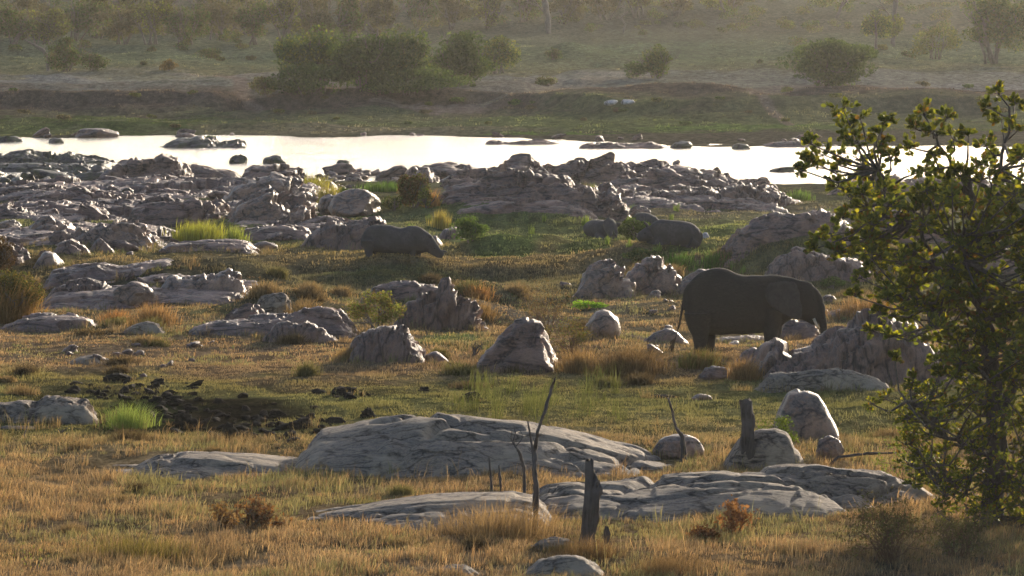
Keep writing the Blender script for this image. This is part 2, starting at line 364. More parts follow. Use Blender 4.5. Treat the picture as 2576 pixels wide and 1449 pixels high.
def cover(x, y, z):
    """albedo of the ground cover over the valley floor (a map of grass, soil and sand, with some shade painted in)"""
    zi = np.interp(y, PY_Y, PY_Z)
    px, py = proj(x, y, np.interp(y, _Y, _Z) if False else zi)
    nz = fbm2(x/6, y/14, 4, 77); nz2 = fbm2(x/1.3, y/2.4, 4, 87)
    sc = np.clip((py+70)/900, .08, 1.2)
    py2 = py+nz*46*sc+nz2*22*sc; px2 = px+nz2*60+nz*50
    c = np.stack([np.interp(-py2, _cp, _cc[:, i]) for i in range(3)], -1)
    for (a, b, rx, ry, cc, s) in PATCH:
        d = ((px2-a)/rx)**2+((py2-b)/ry)**2
        k = (s*sstep(1.5, .45, d) if False else s*(1-sstep(.35, 1.5, d)))[:, None]
        c = c*(1-k)+np.array(cc)*k
    for pts, wd, cc in STROKE:
        d = np.full(px.shape, 1e9)
        for (ax, ay), (bx, by) in zip(pts[:-1], pts[1:]):
            ex, ey = bx-ax, (by-ay)*3
            t = np.clip(((px-ax)*ex+(py-ay)*3*ey)/(ex*ex+ey*ey), 0, 1)
            d = np.minimum(d, np.hypot(px-ax-t*ex, (py-ay)*3-t*ey))
        k = (.8*(1-sstep(wd*.9, wd*2.0, d+nz2*6)))[:, None]
        c = c*(1-k)+np.array(cc)*k
    c = c*(1+.28*nz2[:, None]+.2*nz[:, None])
    return np.clip(c, .012, .6)

# ------------------------------------------------------------------ setting: ground sheet and river
def build_ground():
    rows = np.concatenate([np.linspace(1, 100, 30), ])
    p = np.concatenate([np.arange(1560, 560, -2.4), np.arange(560, 150, -.95), np.arange(150, -52, -1.3)])
    Yr = FD*(CAM_H-np.interp(-p, -_P, _Z))/(p+70)
    Yr = np.sort(Yr); Yr = Yr[Yr > 92]
    # fill: steep banks give rows that bunch or leave gaps; resample by arc length
    Yr = np.concatenate([np.linspace(5, 90, 25), Yr, np.linspace(1060, 2600, 60)])
    Yr = np.unique(np.round(Yr, 3))
    u = np.concatenate([-np.geomspace(1.25, 9, 26)[::-1], np.linspace(-1.22, 1.22, 620), np.geomspace(1.25, 9, 26)])
    hw = 1288/FD
    Yg, Ug = np.meshgrid(Yr, u, indexing='ij')
    Xg = Ug*np.maximum(Yg, 60)*hw
    x, y = Xg.ravel(), Yg.ravel()
    z = ground(x, y)
    n, m = len(Yr), len(u)
    i = (np.arange(n-1)[:, None]*m+np.arange(m-1)[None]).ravel()
    F = np.stack([i, i+1, i+m+1, i+m], -1)
    c = cover(x, y, z)
    o = mesh("ground", np.stack([x, y, z], -1), F, M_ground, None, True, c)
    tag(o, kind="structure")
    me = bpy.data.meshes.new("river")
    V = [(-900, 296, WATER), (900, 296, WATER), (900, 452, WATER), (-900, 452, WATER)]
    me.from_pydata(V, [], [(0, 1, 2, 3)]); me.materials.append(M_water)
    r = bpy.data.objects.new("river", me); COL.objects.link(r); tag(r, kind="structure")
build_ground()

# ------------------------------------------------------------------ rocks
FOOT = []          # footprints (x, y, half width, half depth) that carry no grass
def outcrop(label, prof, base, depth, name="rock_outcrop", mat=None, seed=1, amp=1.0, L=1.2, dip=.5, el=2.2, vpow=2.4, group=None, crack=1.0, back=.35, res=1.0, cat="rock", yoff=0):
    pr = np.array(prof, float)
    x0, Yf, _ = hit(.5*(pr[0, 0]+pr[-1, 0]), base)
    Yc = Yf+depth*.5+yoff
    Xp = (pr[:, 0]-1288)*Yc/FD; Zp = zat(pr[:, 1], Yc)
    r = max(.045, Yc/FD*2.0)*res
    nx = int(np.clip((Xp[-1]-Xp[0])/r, 24, 420)); ny = int(np.clip(depth/(r*2.0), 22, 90))
    X = np.linspace(Xp[0]-.15, Xp[-1]+.15, nx)
    v = np.linspace(-1, 1, ny); v = np.sign(v)*np.abs(v)**.8
    Xg, Vg = np.meshgrid(X, v, indexing='ij')
    sdd = seed*13
    Vs = Vg+fbm2(Xg/(L*2.2), Vg*0+seed*3.1, 3, sdd)*.35*min(1, depth/5)*(1-Vg**2)
    Yg = Yc+Vg*depth*.5*(1+.25*fbm2(Xg/1.8, Vg*0+3.3, 2, sdd+3))
    G = ground(Xg.ravel(), Yg.ravel()).reshape(Xg.shape)
    G = np.where((Yg > 300) & (Yg < 450), np.maximum(G, WATER-.12), G)
    top = np.interp(Xg.ravel(), Xp, Zp).reshape(Xg.shape)
    g0 = gz(.5*(Xp[0]+Xp[-1]), Yc)
    ends = np.clip((X-X[0])/(.6+.04*(X[-1]-X[0])), 0, 1)*np.clip((X[-1]-X)/(.6+.04*(X[-1]-X[0])), 0, 1)
    ends = np.sqrt(ends)[:, None]
    env = np.clip(1-np.abs(Vs)**vpow, 0, 1)**.62
    # profile follows the traced skyline at the ridge, softened by depth
    h = np.maximum(top-G-.10*L*amp, .02)
    Z = G-.35+(h+.35)*env*ends
    P = np.stack([Xg, Yg, Z], -1)
    du = np.gradient(P, axis=0); dv = np.gradient(P, axis=1)
    n = np.cross(du, dv); n /= np.linalg.norm(n, axis=-1, keepdims=True)+1e-9
    ca, sa = math.cos(dip), math.sin(dip)
    a = (Xg*ca+Z*sa); b = (-Xg*sa+Z*ca); c = Yg
    wx = fbm3(a/L, b/L, c/L, 3, sdd+7)*.5; el = el*1.35
    hh = float(np.clip(np.median(h)+.25, .25, 1.6))
    D = 0
    for k, (l, w_) in enumerate(((L, .42), (L*.42, .17), (L*.17, .045))):
        f, cr = facet3((a/el/l+wx).ravel(), (b/l+wx).ravel(), (c/l/1.6).ravel(), sdd+20*k+1)
        f = f.reshape(a.shape); cr = cr.reshape(a.shape)
        D = D+f*w_*L*amp-crack*.08*L*w_*3*(1-sstep(0, .14, cr))
    th = L*.30; q = b/th+fbm3(a/(L*2.5), b/L, c/(L*1.5), 3, sdd+60)*1.6; fr = q-np.floor(q)
    big = .4+.6*rnd(np.floor(q), np.floor(q)*0, np.floor(q)*0, sdd)
    D = D+(fr**1.6-.4)*big*th*.55*min(1.3, amp)-.03*L*(1-sstep(0, .12, fr))*min(1, amp)
    D = D+fbm3(a/.8, b/.5, c/.8, 4, sdd+90)*.06*amp
    D = np.where(D > 0, D*.7, D*1.15)
    tot = (env*.8+.2)*min(1, hh)
    P = P+n*(D*tot)[..., None]
    V = P.reshape(-1, 3)
    ox, oy = .5*(Xp[0]+Xp[-1]), Yc
    i = (np.arange(nx-1)[:, None]*ny+np.arange(ny-1)[None]).ravel()
    F = np.stack([i, i+ny, i+ny+1, i+1], -1)
    o = mesh(name, V-np.array([ox, oy, g0]), F, mat or M_gneiss, None, True, None, (ox, oy, g0))
    tag(o, label, cat, group)
    hz = np.clip(h.max(), .1, 9)
    FOOT.append((ox, Yc, (Xp[-1]-Xp[0])*.5*.93, depth*.5*.86))
    return o

_ico = {}
def ico(l):
    if l not in _ico:
        bm = bmesh.new(); bmesh.ops.create_icosphere(bm, subdivisions=l, radius=1)
        V = np.array([v.co[:] for v in bm.verts]); F = np.array([[v.index for v in f.verts] for f in bm.faces]); bm.free()
        _ico[l] = (V, F)
    return _ico[l]
def boulder_V(l, seed, nplane=14, cut=.72, rough=.06, facets=.12):
    V, F = ico(l); rs = np.random.RandomState(seed)
    d = V.copy(); r = np.ones(len(V))
    inv = 1/np.ones(len(V))
    acc = inv**8
    for _ in range(nplane):
        n = rs.normal(size=3); n /= np.linalg.norm(n)
        dd = cut+rs.rand()*(1-cut)
        t = np.clip(V@n, 0, None)/dd
        acc = acc+t**22
        r = np.minimum(r, np.where(t > 1e-3, 1/np.maximum(t, 1e-3), 9))
    rsoft = 1/(1+0*inv)
    f, cr = facet3(V[:, 0]*1.6+seed, V[:, 1]*1.6, V[:, 2]*2.4, seed+5)
    r = np.minimum(r, 1.0)
    r = r*(1+facets*f)+fbm3(V[:, 0]*3+seed, V[:, 1]*3, V[:, 2]*3, 4, seed)*rough*2-.03*(1-sstep(0, .08, cr))
    return d*r[:, None], F
def boulder(label, x0, x1, top, base, name="boulder", mat=None, seed=1, ry=None, lvl=5, sink=.25, group=None, tilt=0., cat="boulder", zadd=0, yoff=0, **k):
    px = .5*(x0+x1); X, Y, Z = hit(px, base)
    rx = (x1-x0)*.5*Y/FD; ry = ry or rx*.9; Y2 = Y+ry*.6+yoff; X = (px-1288)*Y2/FD
    zt = zat(top, Y2); g = gz(X, Y2) if not zadd else zadd
    hgt = zt-g; rz = hgt*(.5+sink); cz = zt-rz
    V, F = boulder_V(lvl, seed, **k)
    mn, mx = V.min(0), V.max(0)
    V = (V-(mn+mx)/2)/((mx-mn)/2)
    if tilt:
        ca, sa = math.cos(tilt), math.sin(tilt)
        V = np.stack([V[:, 0]*ca+V[:, 2]*sa, V[:, 1], -V[:, 0]*sa+V[:, 2]*ca], -1)
        V = V/np.array([np.abs(V[:, 0]).max(), 1, np.abs(V[:, 2]).max()])
    V = V*np.array([rx, ry, rz])+np.array([0, 0, cz-g])
    o = mesh(name, V, F, mat or M_boulder, None, True, None, (X, Y2, g))
    tag(o, label, cat, group)
    FOOT.append((X, Y2, rx*.85, ry*.8))
    return o

exec_rocks = True
# --- foreground whalebacks
outcrop("large grey whaleback slab running across the middle of the dry foreground grass",
        [(725, 1145), (760, 1105), (800, 1085), (870, 1072), (950, 1055), (1010, 1043), (1100, 1040), (1190, 1050), (1300, 1062), (1400, 1078), (1470, 1095), (1550, 1122), (1600, 1135), (1680, 1160), (1760, 1192)],
        1195, 8.5, "rock_slab", M_slab, 3, .14, 2.6, .1, 3.0, 1.7, crack=.8)
outcrop("low grey ridged slab at the left end of the large whaleback",
        [(215, 1198), (330, 1180), (360, 1158), (400, 1140), (470, 1131), (540, 1132), (640, 1140), (730, 1152), (800, 1165), (840, 1185)],
        1210, 6.5, "rock_slab", M_slab, 4, .22, 1.8, -.1, 3.5, 1.8)
outcrop("long flat grey slab in front, from beside the bleached stump towards the left",
        [(712, 1325), (760, 1302), (830, 1285), (960, 1262), (1080, 1246), (1200, 1240), (1290, 1240), (1360, 1256), (1420, 1290)],
        1338, 7.5, "rock_slab", M_slab, 5, .14, 1.9, .1, 4, 1.7)
outcrop("broad pale grey slab with sunlit right flank, spreading behind the broken foreground stump",
        [(1290, 1250), (1360, 1222), (1440, 1208), (1560, 1210), (1660, 1200), (1740, 1188), (1830, 1180), (1950, 1186), (2040, 1196), (2120, 1220), (2200, 1252), (2270, 1285)],
        1322, 9.0, "rock_slab", M_slab, 6, .14, 2.4, .15, 3, 1.7)
outcrop("knobbly sunlit slab behind the broad pale slab, reaching the leafy tree",
        [(1860, 1180), (1900, 1170), (1980, 1163), (2060, 1162), (2110, 1170), (2160, 1172), (2220, 1180), (2290, 1205), (2340, 1235), (2420, 1275)],
        1275, 4.0, "rock_slab", M_slab, 7, .26, 1.3, .2, 2.5, 2.2)
outcrop("small grey slab poking from the grass at the bottom edge", [(1290, 1440), (1330, 1408), (1400, 1390), (1450, 1388), (1510, 1402), (1540, 1430)], 1462, 1.8, "rock_slab", M_slab, 8, .3, 1, .1, 3, 2.2)
outcrop("flat grey stone barely above the grass at the bottom edge, left of the small slab", [(1070, 1432), (1120, 1418), (1180, 1420), (1230, 1436)], 1448, 1.2, "rock_slab", M_slab, 9, .3, .8, .1, 3, 2.2)
boulder("low brown stone in front of the forked dead saplings", 1330, 1445, 1350, 1385, seed=11, mat=M_slab, ry=.5)
# --- right-hand boulders
outcrop("big tilted egg-shaped boulder with bright rim, beside the shrub", [(1932, 1075), (1942, 1030), (1955, 1000), (1978, 984), (2005, 974), (2040, 984), (2075, 998), (2105, 1018), (2124, 1050), (2124, 1080), (2108, 1100)], 1108, 1.7, "boulder", M_boulder, 29, .05, 2.4, .7, 2, 3.2, crack=.2, cat="boulder")
boulder("squat brown stone wedged under the tilted egg boulder", 2052, 2124, 1095, 1152, seed=23, ry=.35, yoff=-.5, cut=.8)
outcrop("rounded cracked blue-grey boulder behind the charred post", [(1806, 1172), (1826, 1132), (1850, 1108), (1880, 1090), (1915, 1078), (1950, 1076), (1985, 1088), (2012, 1112), (2034, 1165)], 1182, 1.9, "boulder", M_slab, 27, .06, 2.6, .5, 2, 2.6, crack=.2, cat="boulder")
boulder("half-hidden brown boulder behind the thin dead sapling, left of the charred post", 1640, 1772, 1092, 1152, seed=25, ry=.6, cut=.84, rough=.02, facets=.05)
boulder("small flat grey stone alone in the grass left of the egg boulder", 1738, 1792, 990, 1006, seed=26, lvl=4)
boulder("dark stone in the grass at the foot of the layered outcrop", 1755, 1842, 920, 956, seed=27, mat=M_gneiss, ry=.5)
# --- big outcrop in front of elephant
outcrop("large layered grey outcrop in front of the elephant's head, rising to the tree",
        [(1868, 955), (1895, 915), (1915, 893), (1936, 872), (1966, 866), (1995, 866), (2021, 855), (2073, 828), (2107, 808), (2176, 787), (2240, 790), (2300, 812), (2350, 860), (2420, 920), (2460, 955)],
        972, 4.2, mat=M_gneiss2, seed=31, amp=1.1, L=1.0, dip=.75, el=3.0, vpow=2.6)
outcrop("low grey apron of rock along the foot of the layered outcrop",
        [(1880, 968), (1940, 940), (2010, 930), (2073, 926), (2141, 928), (2190, 945), (2260, 968)], 985, 1.6, mat=M_slab, seed=32, amp=.6, L=.8, dip=-.2, el=2.5)
outcrop("pinkish fractured rock behind the elephant's tusk", [(1955, 830), (1975, 800), (2000, 793), (2030, 800), (2050, 815), (2075, 840)], 868, 2.0, mat=M_gneiss, seed=33, amp=.9, L=.6, yoff=4)
outcrop("flat sunlit rock shelf right of the elephant, under the dry grass", [(2055, 800), (2075, 785), (2110, 776), (2180, 778), (2240, 786), (2280, 800)], 812, 2.5, mat=M_gneiss, seed=34, amp=.7, L=.7, yoff=2)
outcrop("low grey stones seen under the elephant's belly", [(1780, 868), (1800, 843), (1840, 842), (1880, 838), (1920, 840), (1950, 850), (1990, 872)], 880, 1.8, mat=M_gneiss, seed=35, amp=.8, L=.5, yoff=5)
outcrop("dark stone slab leaning at the left foot of the layered outcrop", [(1835, 915), (1850, 890), (1880, 873), (1905, 872), (1925, 885), (1940, 915)], 925, 1.2, mat=M_gneiss2, seed=36, amp=.7, L=.6)
# --- centre
outcrop("pyramid-shaped layered boulder in the centre, grey with a blocky face",
        [(1190, 928), (1215, 895), (1245, 862), (1265, 828), (1290, 805), (1320, 798), (1350, 806), (1368, 825), (1376, 862), (1388, 885), (1405, 930)],
        938, 3.2, "rock_outcrop", M_gneiss, 46, .8, .9, .6, 2.4, 2.2, crack=1.2)
outcrop("hump of dark fractured rock crowned by the yellow-green bush",
        [(862, 900), (880, 865), (900, 842), (930, 828), (960, 822), (990, 815), (1020, 818), (1045, 838), (1065, 862), (1080, 900)],
        912, 2.4, mat=M_gneiss2, seed=42, amp=1.0, L=.6, dip=1.2, el=2.2, vpow=2.0)
outcrop("flat sunlit tongue of rock beside the bush-crowned hump", [(1060, 900), (1070, 872), (1090, 878), (1120, 893), (1145, 908)], 914, 1.5, mat=M_gneiss, seed=43, amp=.5, L=.6, dip=-.4, el=3)
outcrop("jagged pointed outcrop of pale blocks in the centre, with a peak like a tooth",
        [(985, 790), (1020, 748), (1050, 725), (1080, 722), (1100, 706), (1120, 693), (1138, 700), (1150, 722), (1165, 735), (1185, 755), (1215, 775), (1238, 800)],
        830, 2.6, mat=M_gneiss2, seed=44, amp=1.5, L=.9, dip=.9, el=1.8, vpow=2.0)
outcrop("low broken ledge of rock running left from the tooth-shaped peak", [(900, 738), (940, 722), (985, 707), (1030, 700), (1070, 704), (1100, 712), (1130, 735)], 760, 2.6, mat=M_gneiss, seed=45, amp=.9, L=.7, dip=.2, el=3)
outcrop("brown domed rock at the left end of the flat purple-grey outcrop", [(540, 812), (560, 785), (590, 768), (625, 758), (650, 765), (670, 788), (685, 812)], 826, 2.0, mat=M_gneiss, seed=46, amp=1.0, L=.7, dip=.2, el=2.5)
outcrop("flat purple-grey outcrop of low layers left of the bush-crowned hump",
        [(455, 832), (490, 818), (540, 806), (600, 800), (660, 796), (720, 790), (770, 768), (820, 760), (860, 770), (890, 790), (905, 830)], 848, 3.6, mat=M_gneiss, seed=47, amp=.95, L=.7, dip=-.25, el=3.2)
outcrop("dark shaggy hump of cracked rock on the near side of the flat purple outcrop", [(655, 840), (690, 812), (740, 805), (790, 812), (830, 830), (870, 850)], 862, 1.6, mat=M_gneiss2, seed=48, amp=1.0, L=.5, dip=.9)
boulder("smooth grey slab-like block leaning against the grassy hump", 645, 735, 735, 795, seed=49, ry=.8, mat=M_slab, cut=.7)
outcrop("blocky twin-peaked boulder, left one of the pale pair behind the elephant's tail",
        [(1448, 725), (1465, 690), (1490, 660), (1515, 645), (1545, 648), (1565, 668), (1590, 690), (1602, 735)], 752, 3.0, mat=M_boulder, seed=51, amp=1.15, L=1.1, dip=.7, el=2.0, vpow=2.0)
outcrop("rounded pale boulder with an orange face, right one of the pair behind the elephant's tail",
        [(1560, 700), (1580, 666), (1610, 660), (1630, 648), (1660, 645), (1685, 652), (1700, 675), (1712, 715), (1740, 735)], 745, 3.0, mat=M_boulder, seed=52, amp=1.1, L=1.2, dip=1.2, el=2, vpow=2.0)
outcrop("low pinkish ledge between the pale boulder pair and the elephant's rump", [(1690, 720), (1720, 696), (1760, 676), (1800, 680), (1840, 710)], 740, 2.0, mat=M_boulder, seed=53, amp=.8, L=.7)
boulder("smooth brown boulder under the bright green herbs", 1470, 1562, 778, 850, seed=54, ry=.9, cut=.84, rough=.02, facets=.05)
outcrop("rubble of pale stones on the sandy ground left of the elephant's tail", [(1600, 850), (1650, 832), (1680, 822), (1710, 830), (1740, 850)], 862, 1.2, mat=M_boulder, seed=55, amp=.9, L=.4)
# --- right side behind the tree
outcrop("pale ridged outcrop on the green bank, seen beside the tree's left branches",
        [(1822, 592), (1860, 565), (1901, 551), (1953, 533), (2004, 536), (2049, 523), (2090, 527), (2125, 552), (2160, 580), (2180, 600)], 612, 4.5, mat=M_gneiss, seed=61, amp=1.1, L=1.0, dip=.55, el=3.2)
outcrop("pale ridged outcrop seen through the leaves, right of the one on the green bank",
        [(2100, 575), (2140, 545), (2180, 530), (2230, 522), (2296, 530), (2350, 550), (2420, 590)], 612, 4.0, mat=M_gneiss, seed=62, amp=1.1, L=1.0, dip=.55, el=3)
outcrop("dark slanting rock face set in the turf above the elephant's head",
        [(1922, 680), (1935, 655), (1953, 640), (2004, 622), (2040, 628), (2107, 640), (2160, 655), (2200, 690)], 712, 4.0, mat=M_gneiss2, seed=63, amp=1.0, L=.9, dip=.6, el=3)
outcrop("grey outcrop far right, behind the tree crown", [(2300, 660), (2380, 625), (2480, 615), (2600, 630), (2700, 670)], 700, 4.0, mat=M_gneiss, seed=64, amp=1.0, L=1.0)
outcrop("dark waterside outcrop seen between the tree's upper leaves", [(2080, 470), (2140, 452), (2240, 440), (2340, 446), (2450, 452), (2600, 470)], 492, 5.0, mat=M_gneiss, seed=65, amp=1.0, L=1.0)
boulder("sunlit boulder behind the resting rhinos", 1578, 1637, 517, 545, seed=66, ry=.6)
boulder("pink and white sunlit stone by the lying rhino's tail", 1764, 1784, 584, 600, seed=67, lvl=4, mat=M_pale, name="stone", cat="stone")
# --- middle river-side outcrop
outcrop("long jagged skyline ridge of the central rock bar against the river",
        [(1090, 455), (1120, 440), (1158, 432), (1209, 424), (1261, 412), (1300, 402), (1326, 397), (1350, 402), (1363, 410), (1398, 412), (1432, 405), (1456, 396), (1484, 407), (1505, 404), (1535, 394), (1570, 401), (1604, 410), (1640, 410), (1665, 398), (1679, 413), (1730, 410), (1776, 420), (1833, 433), (1867, 448), (1940, 460)],
        480, 7, mat=M_gneiss, seed=71, amp=1.6, L=1.5, dip=.35, el=2.4, vpow=2.6)
outcrop("slanting slabs in the middle tier of the central rock bar, left half",
        [(1085, 500), (1130, 475), (1180, 458), (1240, 440), (1300, 428), (1360, 432), (1420, 440), (1500, 452), (1580, 475)], 512, 6.5, mat=M_gneiss, seed=72, amp=1.5, L=1.5, dip=.5, el=2.6)
outcrop("tumbled blocks in the middle tier of the central rock bar, right half",
        [(1480, 470), (1530, 448), (1600, 436), (1680, 430), (1740, 436), (1800, 446), (1860, 455), (1900, 475)], 498, 6, mat=M_gneiss, seed=73, amp=1.5, L=1.3, dip=.2, el=2.4)
outcrop("dark low ridge closing the right end of the central rock bar",
        [(1540, 510), (1580, 485), (1640, 474), (1720, 466), (1800, 470), (1860, 466), (1900, 470), (1950, 476), (1985, 490), (2012, 516)], 524, 5, mat=M_gneiss2, seed=74, amp=1.2, L=1.2, dip=.6, el=2)
outcrop("low front ledge at the foot of the central rock bar", [(1130, 525), (1190, 508), (1260, 496), (1330, 500), (1400, 498), (1460, 512), (1500, 530)], 540, 4, mat=M_gneiss, seed=75, amp=1.1, L=1.0, dip=.2, el=3)
# --- left rock field
LR = [
 ("dark mossy shoal of stones at the far left water's edge", [(-60, 395), (0, 385), (35, 378), (70, 371), (100, 378), (150, 384), (175, 375), (190, 386), (240, 394), (300, 404)], 412, 6, M_dark, 1.1, 1.0, .2, 0),
 ("low green-brown shoal below the mossy one, far left", [(-60, 422), (20, 412), (90, 408), (160, 410), (230, 412), (290, 425)], 432, 5, M_dark, .9, .9, .2, 0),
 ("smooth domed crest of the left rock field, highest against the water", [(235, 462), (262, 430), (300, 400), (330, 388), (370, 391), (410, 384), (440, 392), (456, 408), (475, 430), (500, 455)], 470, 6, M_gneiss, 1.1, 1.6, .25, 0),
 ("dark brown tail of ledges right of the domed crest", [(440, 430), (470, 412), (490, 406), (520, 414), (560, 421), (590, 430), (620, 445)], 455, 5, M_gneiss, 1.2, 1.1, -.3, 0),
 ("brown ridge beneath the domed crest of the left rock field", [(150, 470), (200, 450), (260, 445), (330, 448), (400, 440), (470, 446), (540, 450), (600, 462), (640, 480)], 486, 6, M_gneiss, 1.4, 1.4, .1, 0),
 ("slab ridge with pale top at the water, right part of the left rock field", [(590, 475), (612, 432), (640, 419), (676, 414), (712, 416), (761, 422), (786, 436), (810, 455), (838, 480)], 488, 6, M_gneiss, 1.2, 1.5, .4, 0),
 ("bright whitish sloping slab with rippled face in the left rock field", [(560, 480), (610, 462), (651, 453), (688, 444), (725, 446), (761, 466), (805, 492), (815, 520)], 528, 6, M_boulder, 1.1, 1.6, .55, 0),
 ("whitish slab with dark undercut, left and below the rippled one", [(572, 545), (600, 510), (640, 486), (676, 466), (710, 474), (750, 490), (790, 512), (800, 545)], 560, 5.5, M_boulder, 1.5, 1.4, .6, 0),
 ("grey pile of ledges at the left edge above the pale ridge", [(-60, 505), (-10, 492), (40, 482), (90, 472), (140, 468), (200, 478), (250, 495)], 508, 6, M_gneiss, 1.3, 1.2, .2, 0),
 ("long pale ridge with a brilliant sun glint on its right end", [(60, 515), (100, 492), (137, 482), (195, 467), (244, 476), (293, 482), (341, 496), (380, 520)], 530, 7, M_gneiss, 1.4, 1.5, .35, 0),
 ("low dark ridge between the pale ridge and the left edge", [(-60, 535), (0, 512), (22, 500), (50, 508), (95, 532), (150, 514), (200, 510), (260, 530), (300, 548)], 555, 6, M_gneiss, 1.4, 1.2, .3, 0),
 ("broad grey rock with sunlit right shoulder above the yellow reeds", [(310, 548), (340, 510), (365, 496), (415, 485), (470, 488), (525, 485), (552, 503), (572, 530), (585, 555)], 574, 6.5, M_gneiss, 1.4, 1.6, .5, 0),
 ("twin-peaked pale rock near the left edge", [(60, 590), (85, 566), (110, 547), (135, 550), (156, 552), (178, 562), (198, 580)], 598, 4, M_boulder, 1.1, 1.0, .4, 0),
 ("arching rock with a dark hollow like an open mouth", [(165, 604), (205, 568), (244, 548), (293, 542), (337, 543), (361, 558), (380, 585), (400, 614)], 622, 4.5, M_boulder, 1.9, 1.3, -.5, 0),
 ("low grey ledge at the left edge under the twin-peaked rock", [(-60, 600), (0, 583), (30, 586), (70, 590), (110, 600), (150, 615)], 622, 4, M_gneiss, 1.1, .9, .1, 0),
 ("dark wedge of rock in front of the arching rock, left of it", [(120, 632), (150, 606), (180, 597), (210, 612), (240, 632)], 640, 2.6, M_gneiss2, 1.0, .9, -.5, 0),
 ("small ribbed rock directly under the arching rock", [(215, 628), (235, 603), (252, 597), (275, 612), (300, 630)], 636, 2.4, M_gneiss2, 1.1, .7, -.6, 0),
 ("brown rock with a lit right edge at the left margin", [(-50, 640), (-10, 604), (30, 608), (55, 620), (75, 640), (88, 662)], 670, 3, M_gneiss, 1.1, .9, -.3, 0),
 ("pointed brown rock standing at the near side of the left rock field", [(80, 668), (100, 640), (117, 630), (133, 634), (150, 648), (165, 668)], 674, 2.2, M_boulder, .9, .8, .3, 0),
 ("ribbed slanting outcrop directly behind the grazing rhino's rump", [(745, 628), (775, 596), (800, 577), (835, 562), (883, 560), (915, 556), (942, 546), (968, 556), (1000, 580), (1030, 620)], 634, 4.0, M_gneiss2, 1.2, .9, .8, 5.5),
 ("upper grey ledge above the grazing rhino's rump, below the pyramid boulder", [(715, 575), (760, 556), (790, 543), (825, 532), (860, 540), (900, 547), (935, 548), (955, 562)], 582, 4.0, M_gneiss, 1.1, 1.0, -.3, 0),
 ("dark hummock of rock left of the grazing rhino's ledge", [(580, 592), (620, 572), (680, 562), (730, 560), (780, 575), (800, 595)], 604, 4.0, M_gneiss, 1.2, 1.0, .2, 0),
 ("sunlit sloping rock just in front of the grazing rhino's nose", [(1070, 600), (1080, 580), (1098, 590), (1112, 602), (1126, 622)], 633, 2.0, M_gneiss, .9, .6, -.7, 6),
 ("flat rock sheet beside the yellow reeds", [(390, 622), (430, 610), (480, 606), (560, 600), (610, 604), (660, 620)], 634, 4, M_gneiss, .9, .9, 0, 0),
 ("small stones left of the green bush on the meadow", [(1095, 592), (1115, 573), (1140, 566), (1162, 575), (1180, 596)], 602, 2.2, M_gneiss2, 1.0, .7, .3, 0),
 ("crumbling dark outcrop in the left hollow, top ledge", [(95, 705), (140, 672), (200, 660), (250, 655), (300, 668), (360, 662), (400, 676), (460, 690)], 712, 4.5, M_gneiss, 1.4, .9, .1, 0),
 ("line of knobbly grey blocks right of the hollow's pale boulder", [(400, 735), (430, 692), (455, 700), (500, 690), (540, 694), (575, 676), (600, 682), (615, 705), (640, 735)], 752, 2.8, M_boulder, 1.5, .7, .9, 0),
 ("shadowy rock wall at the back of the left hollow", [(100, 760), (150, 715), (210, 700), (260, 705), (300, 730), (330, 765)], 775, 2.5, M_gneiss2, 1.2, .9, .2, 0),
 ("low purple-grey rock sheet at the left edge below the green bush", [(-40, 835), (10, 812), (60, 795), (110, 788), (170, 790), (230, 798), (262, 820)], 836, 3.2, M_gneiss, .9, .8, 0, 0),
 ("small grey ledge beside the orange grass tuft", [(290, 832), (330, 818), (370, 806), (400, 812), (440, 838)], 842, 1.8, M_slab, .8, .6, 0, 0),
 ("flat pale stone sheet in the dry grass at left", [(150, 912), (190, 898), (240, 889), (262, 898), (300, 905), (350, 916)], 920, 1.8, M_slab, .5, .8, 0, 0),
 ("two-lobed grey boulder at the left edge beside the bright green herb", [(-60, 1050), (0, 1012), (50, 1006), (90, 1008), (110, 996), (140, 990), (180, 996), (215, 1008), (245, 1030), (270, 1062)], 1068, 2.0, M_slab, .6, .9, .1, 0),
 ("pale sliver of rock lying below the two-lobed boulder", [(-40, 1076), (20, 1068), (70, 1068), (130, 1080)], 1082, .9, M_slab, .3, .6, 0, 0),
]
for i, (lab, pr, base, dep, mt, am, L_, dp, yo) in enumerate(LR):
    outcrop(lab, pr, base, dep, "rock_outcrop", mt, 100+i, am, L_, dp, 2.5, 2.6, yoff=yo)
boulder("smooth pyramid-shaped boulder with lit right edge behind the grazing rhino", 824, 958, 475, 543, seed=205, ry=2.0, cut=.62, nplane=6, rough=.02, facets=.05)
boulder("smaller rounded boulder leaning left of the pyramid-shaped one", 798, 872, 487, 538, seed=231, ry=1.2, cut=.75)
boulder("smooth pale boulder with a dark face in the left hollow", 278, 392, 706, 772, seed=208, ry=1.0, cut=.74, rough=.02)
boulder("pinkish blocky boulder at the left margin with lit top", -10, 54, 552, 578, seed=209, ry=.8)
boulder("small grey stone among the yellow reeds", 484, 534, 602, 618, seed=210, lvl=4)
boulder("leaning pale stone left of the dark hummock", 632, 700, 606, 630, seed=211, lvl=4, ry=.5)
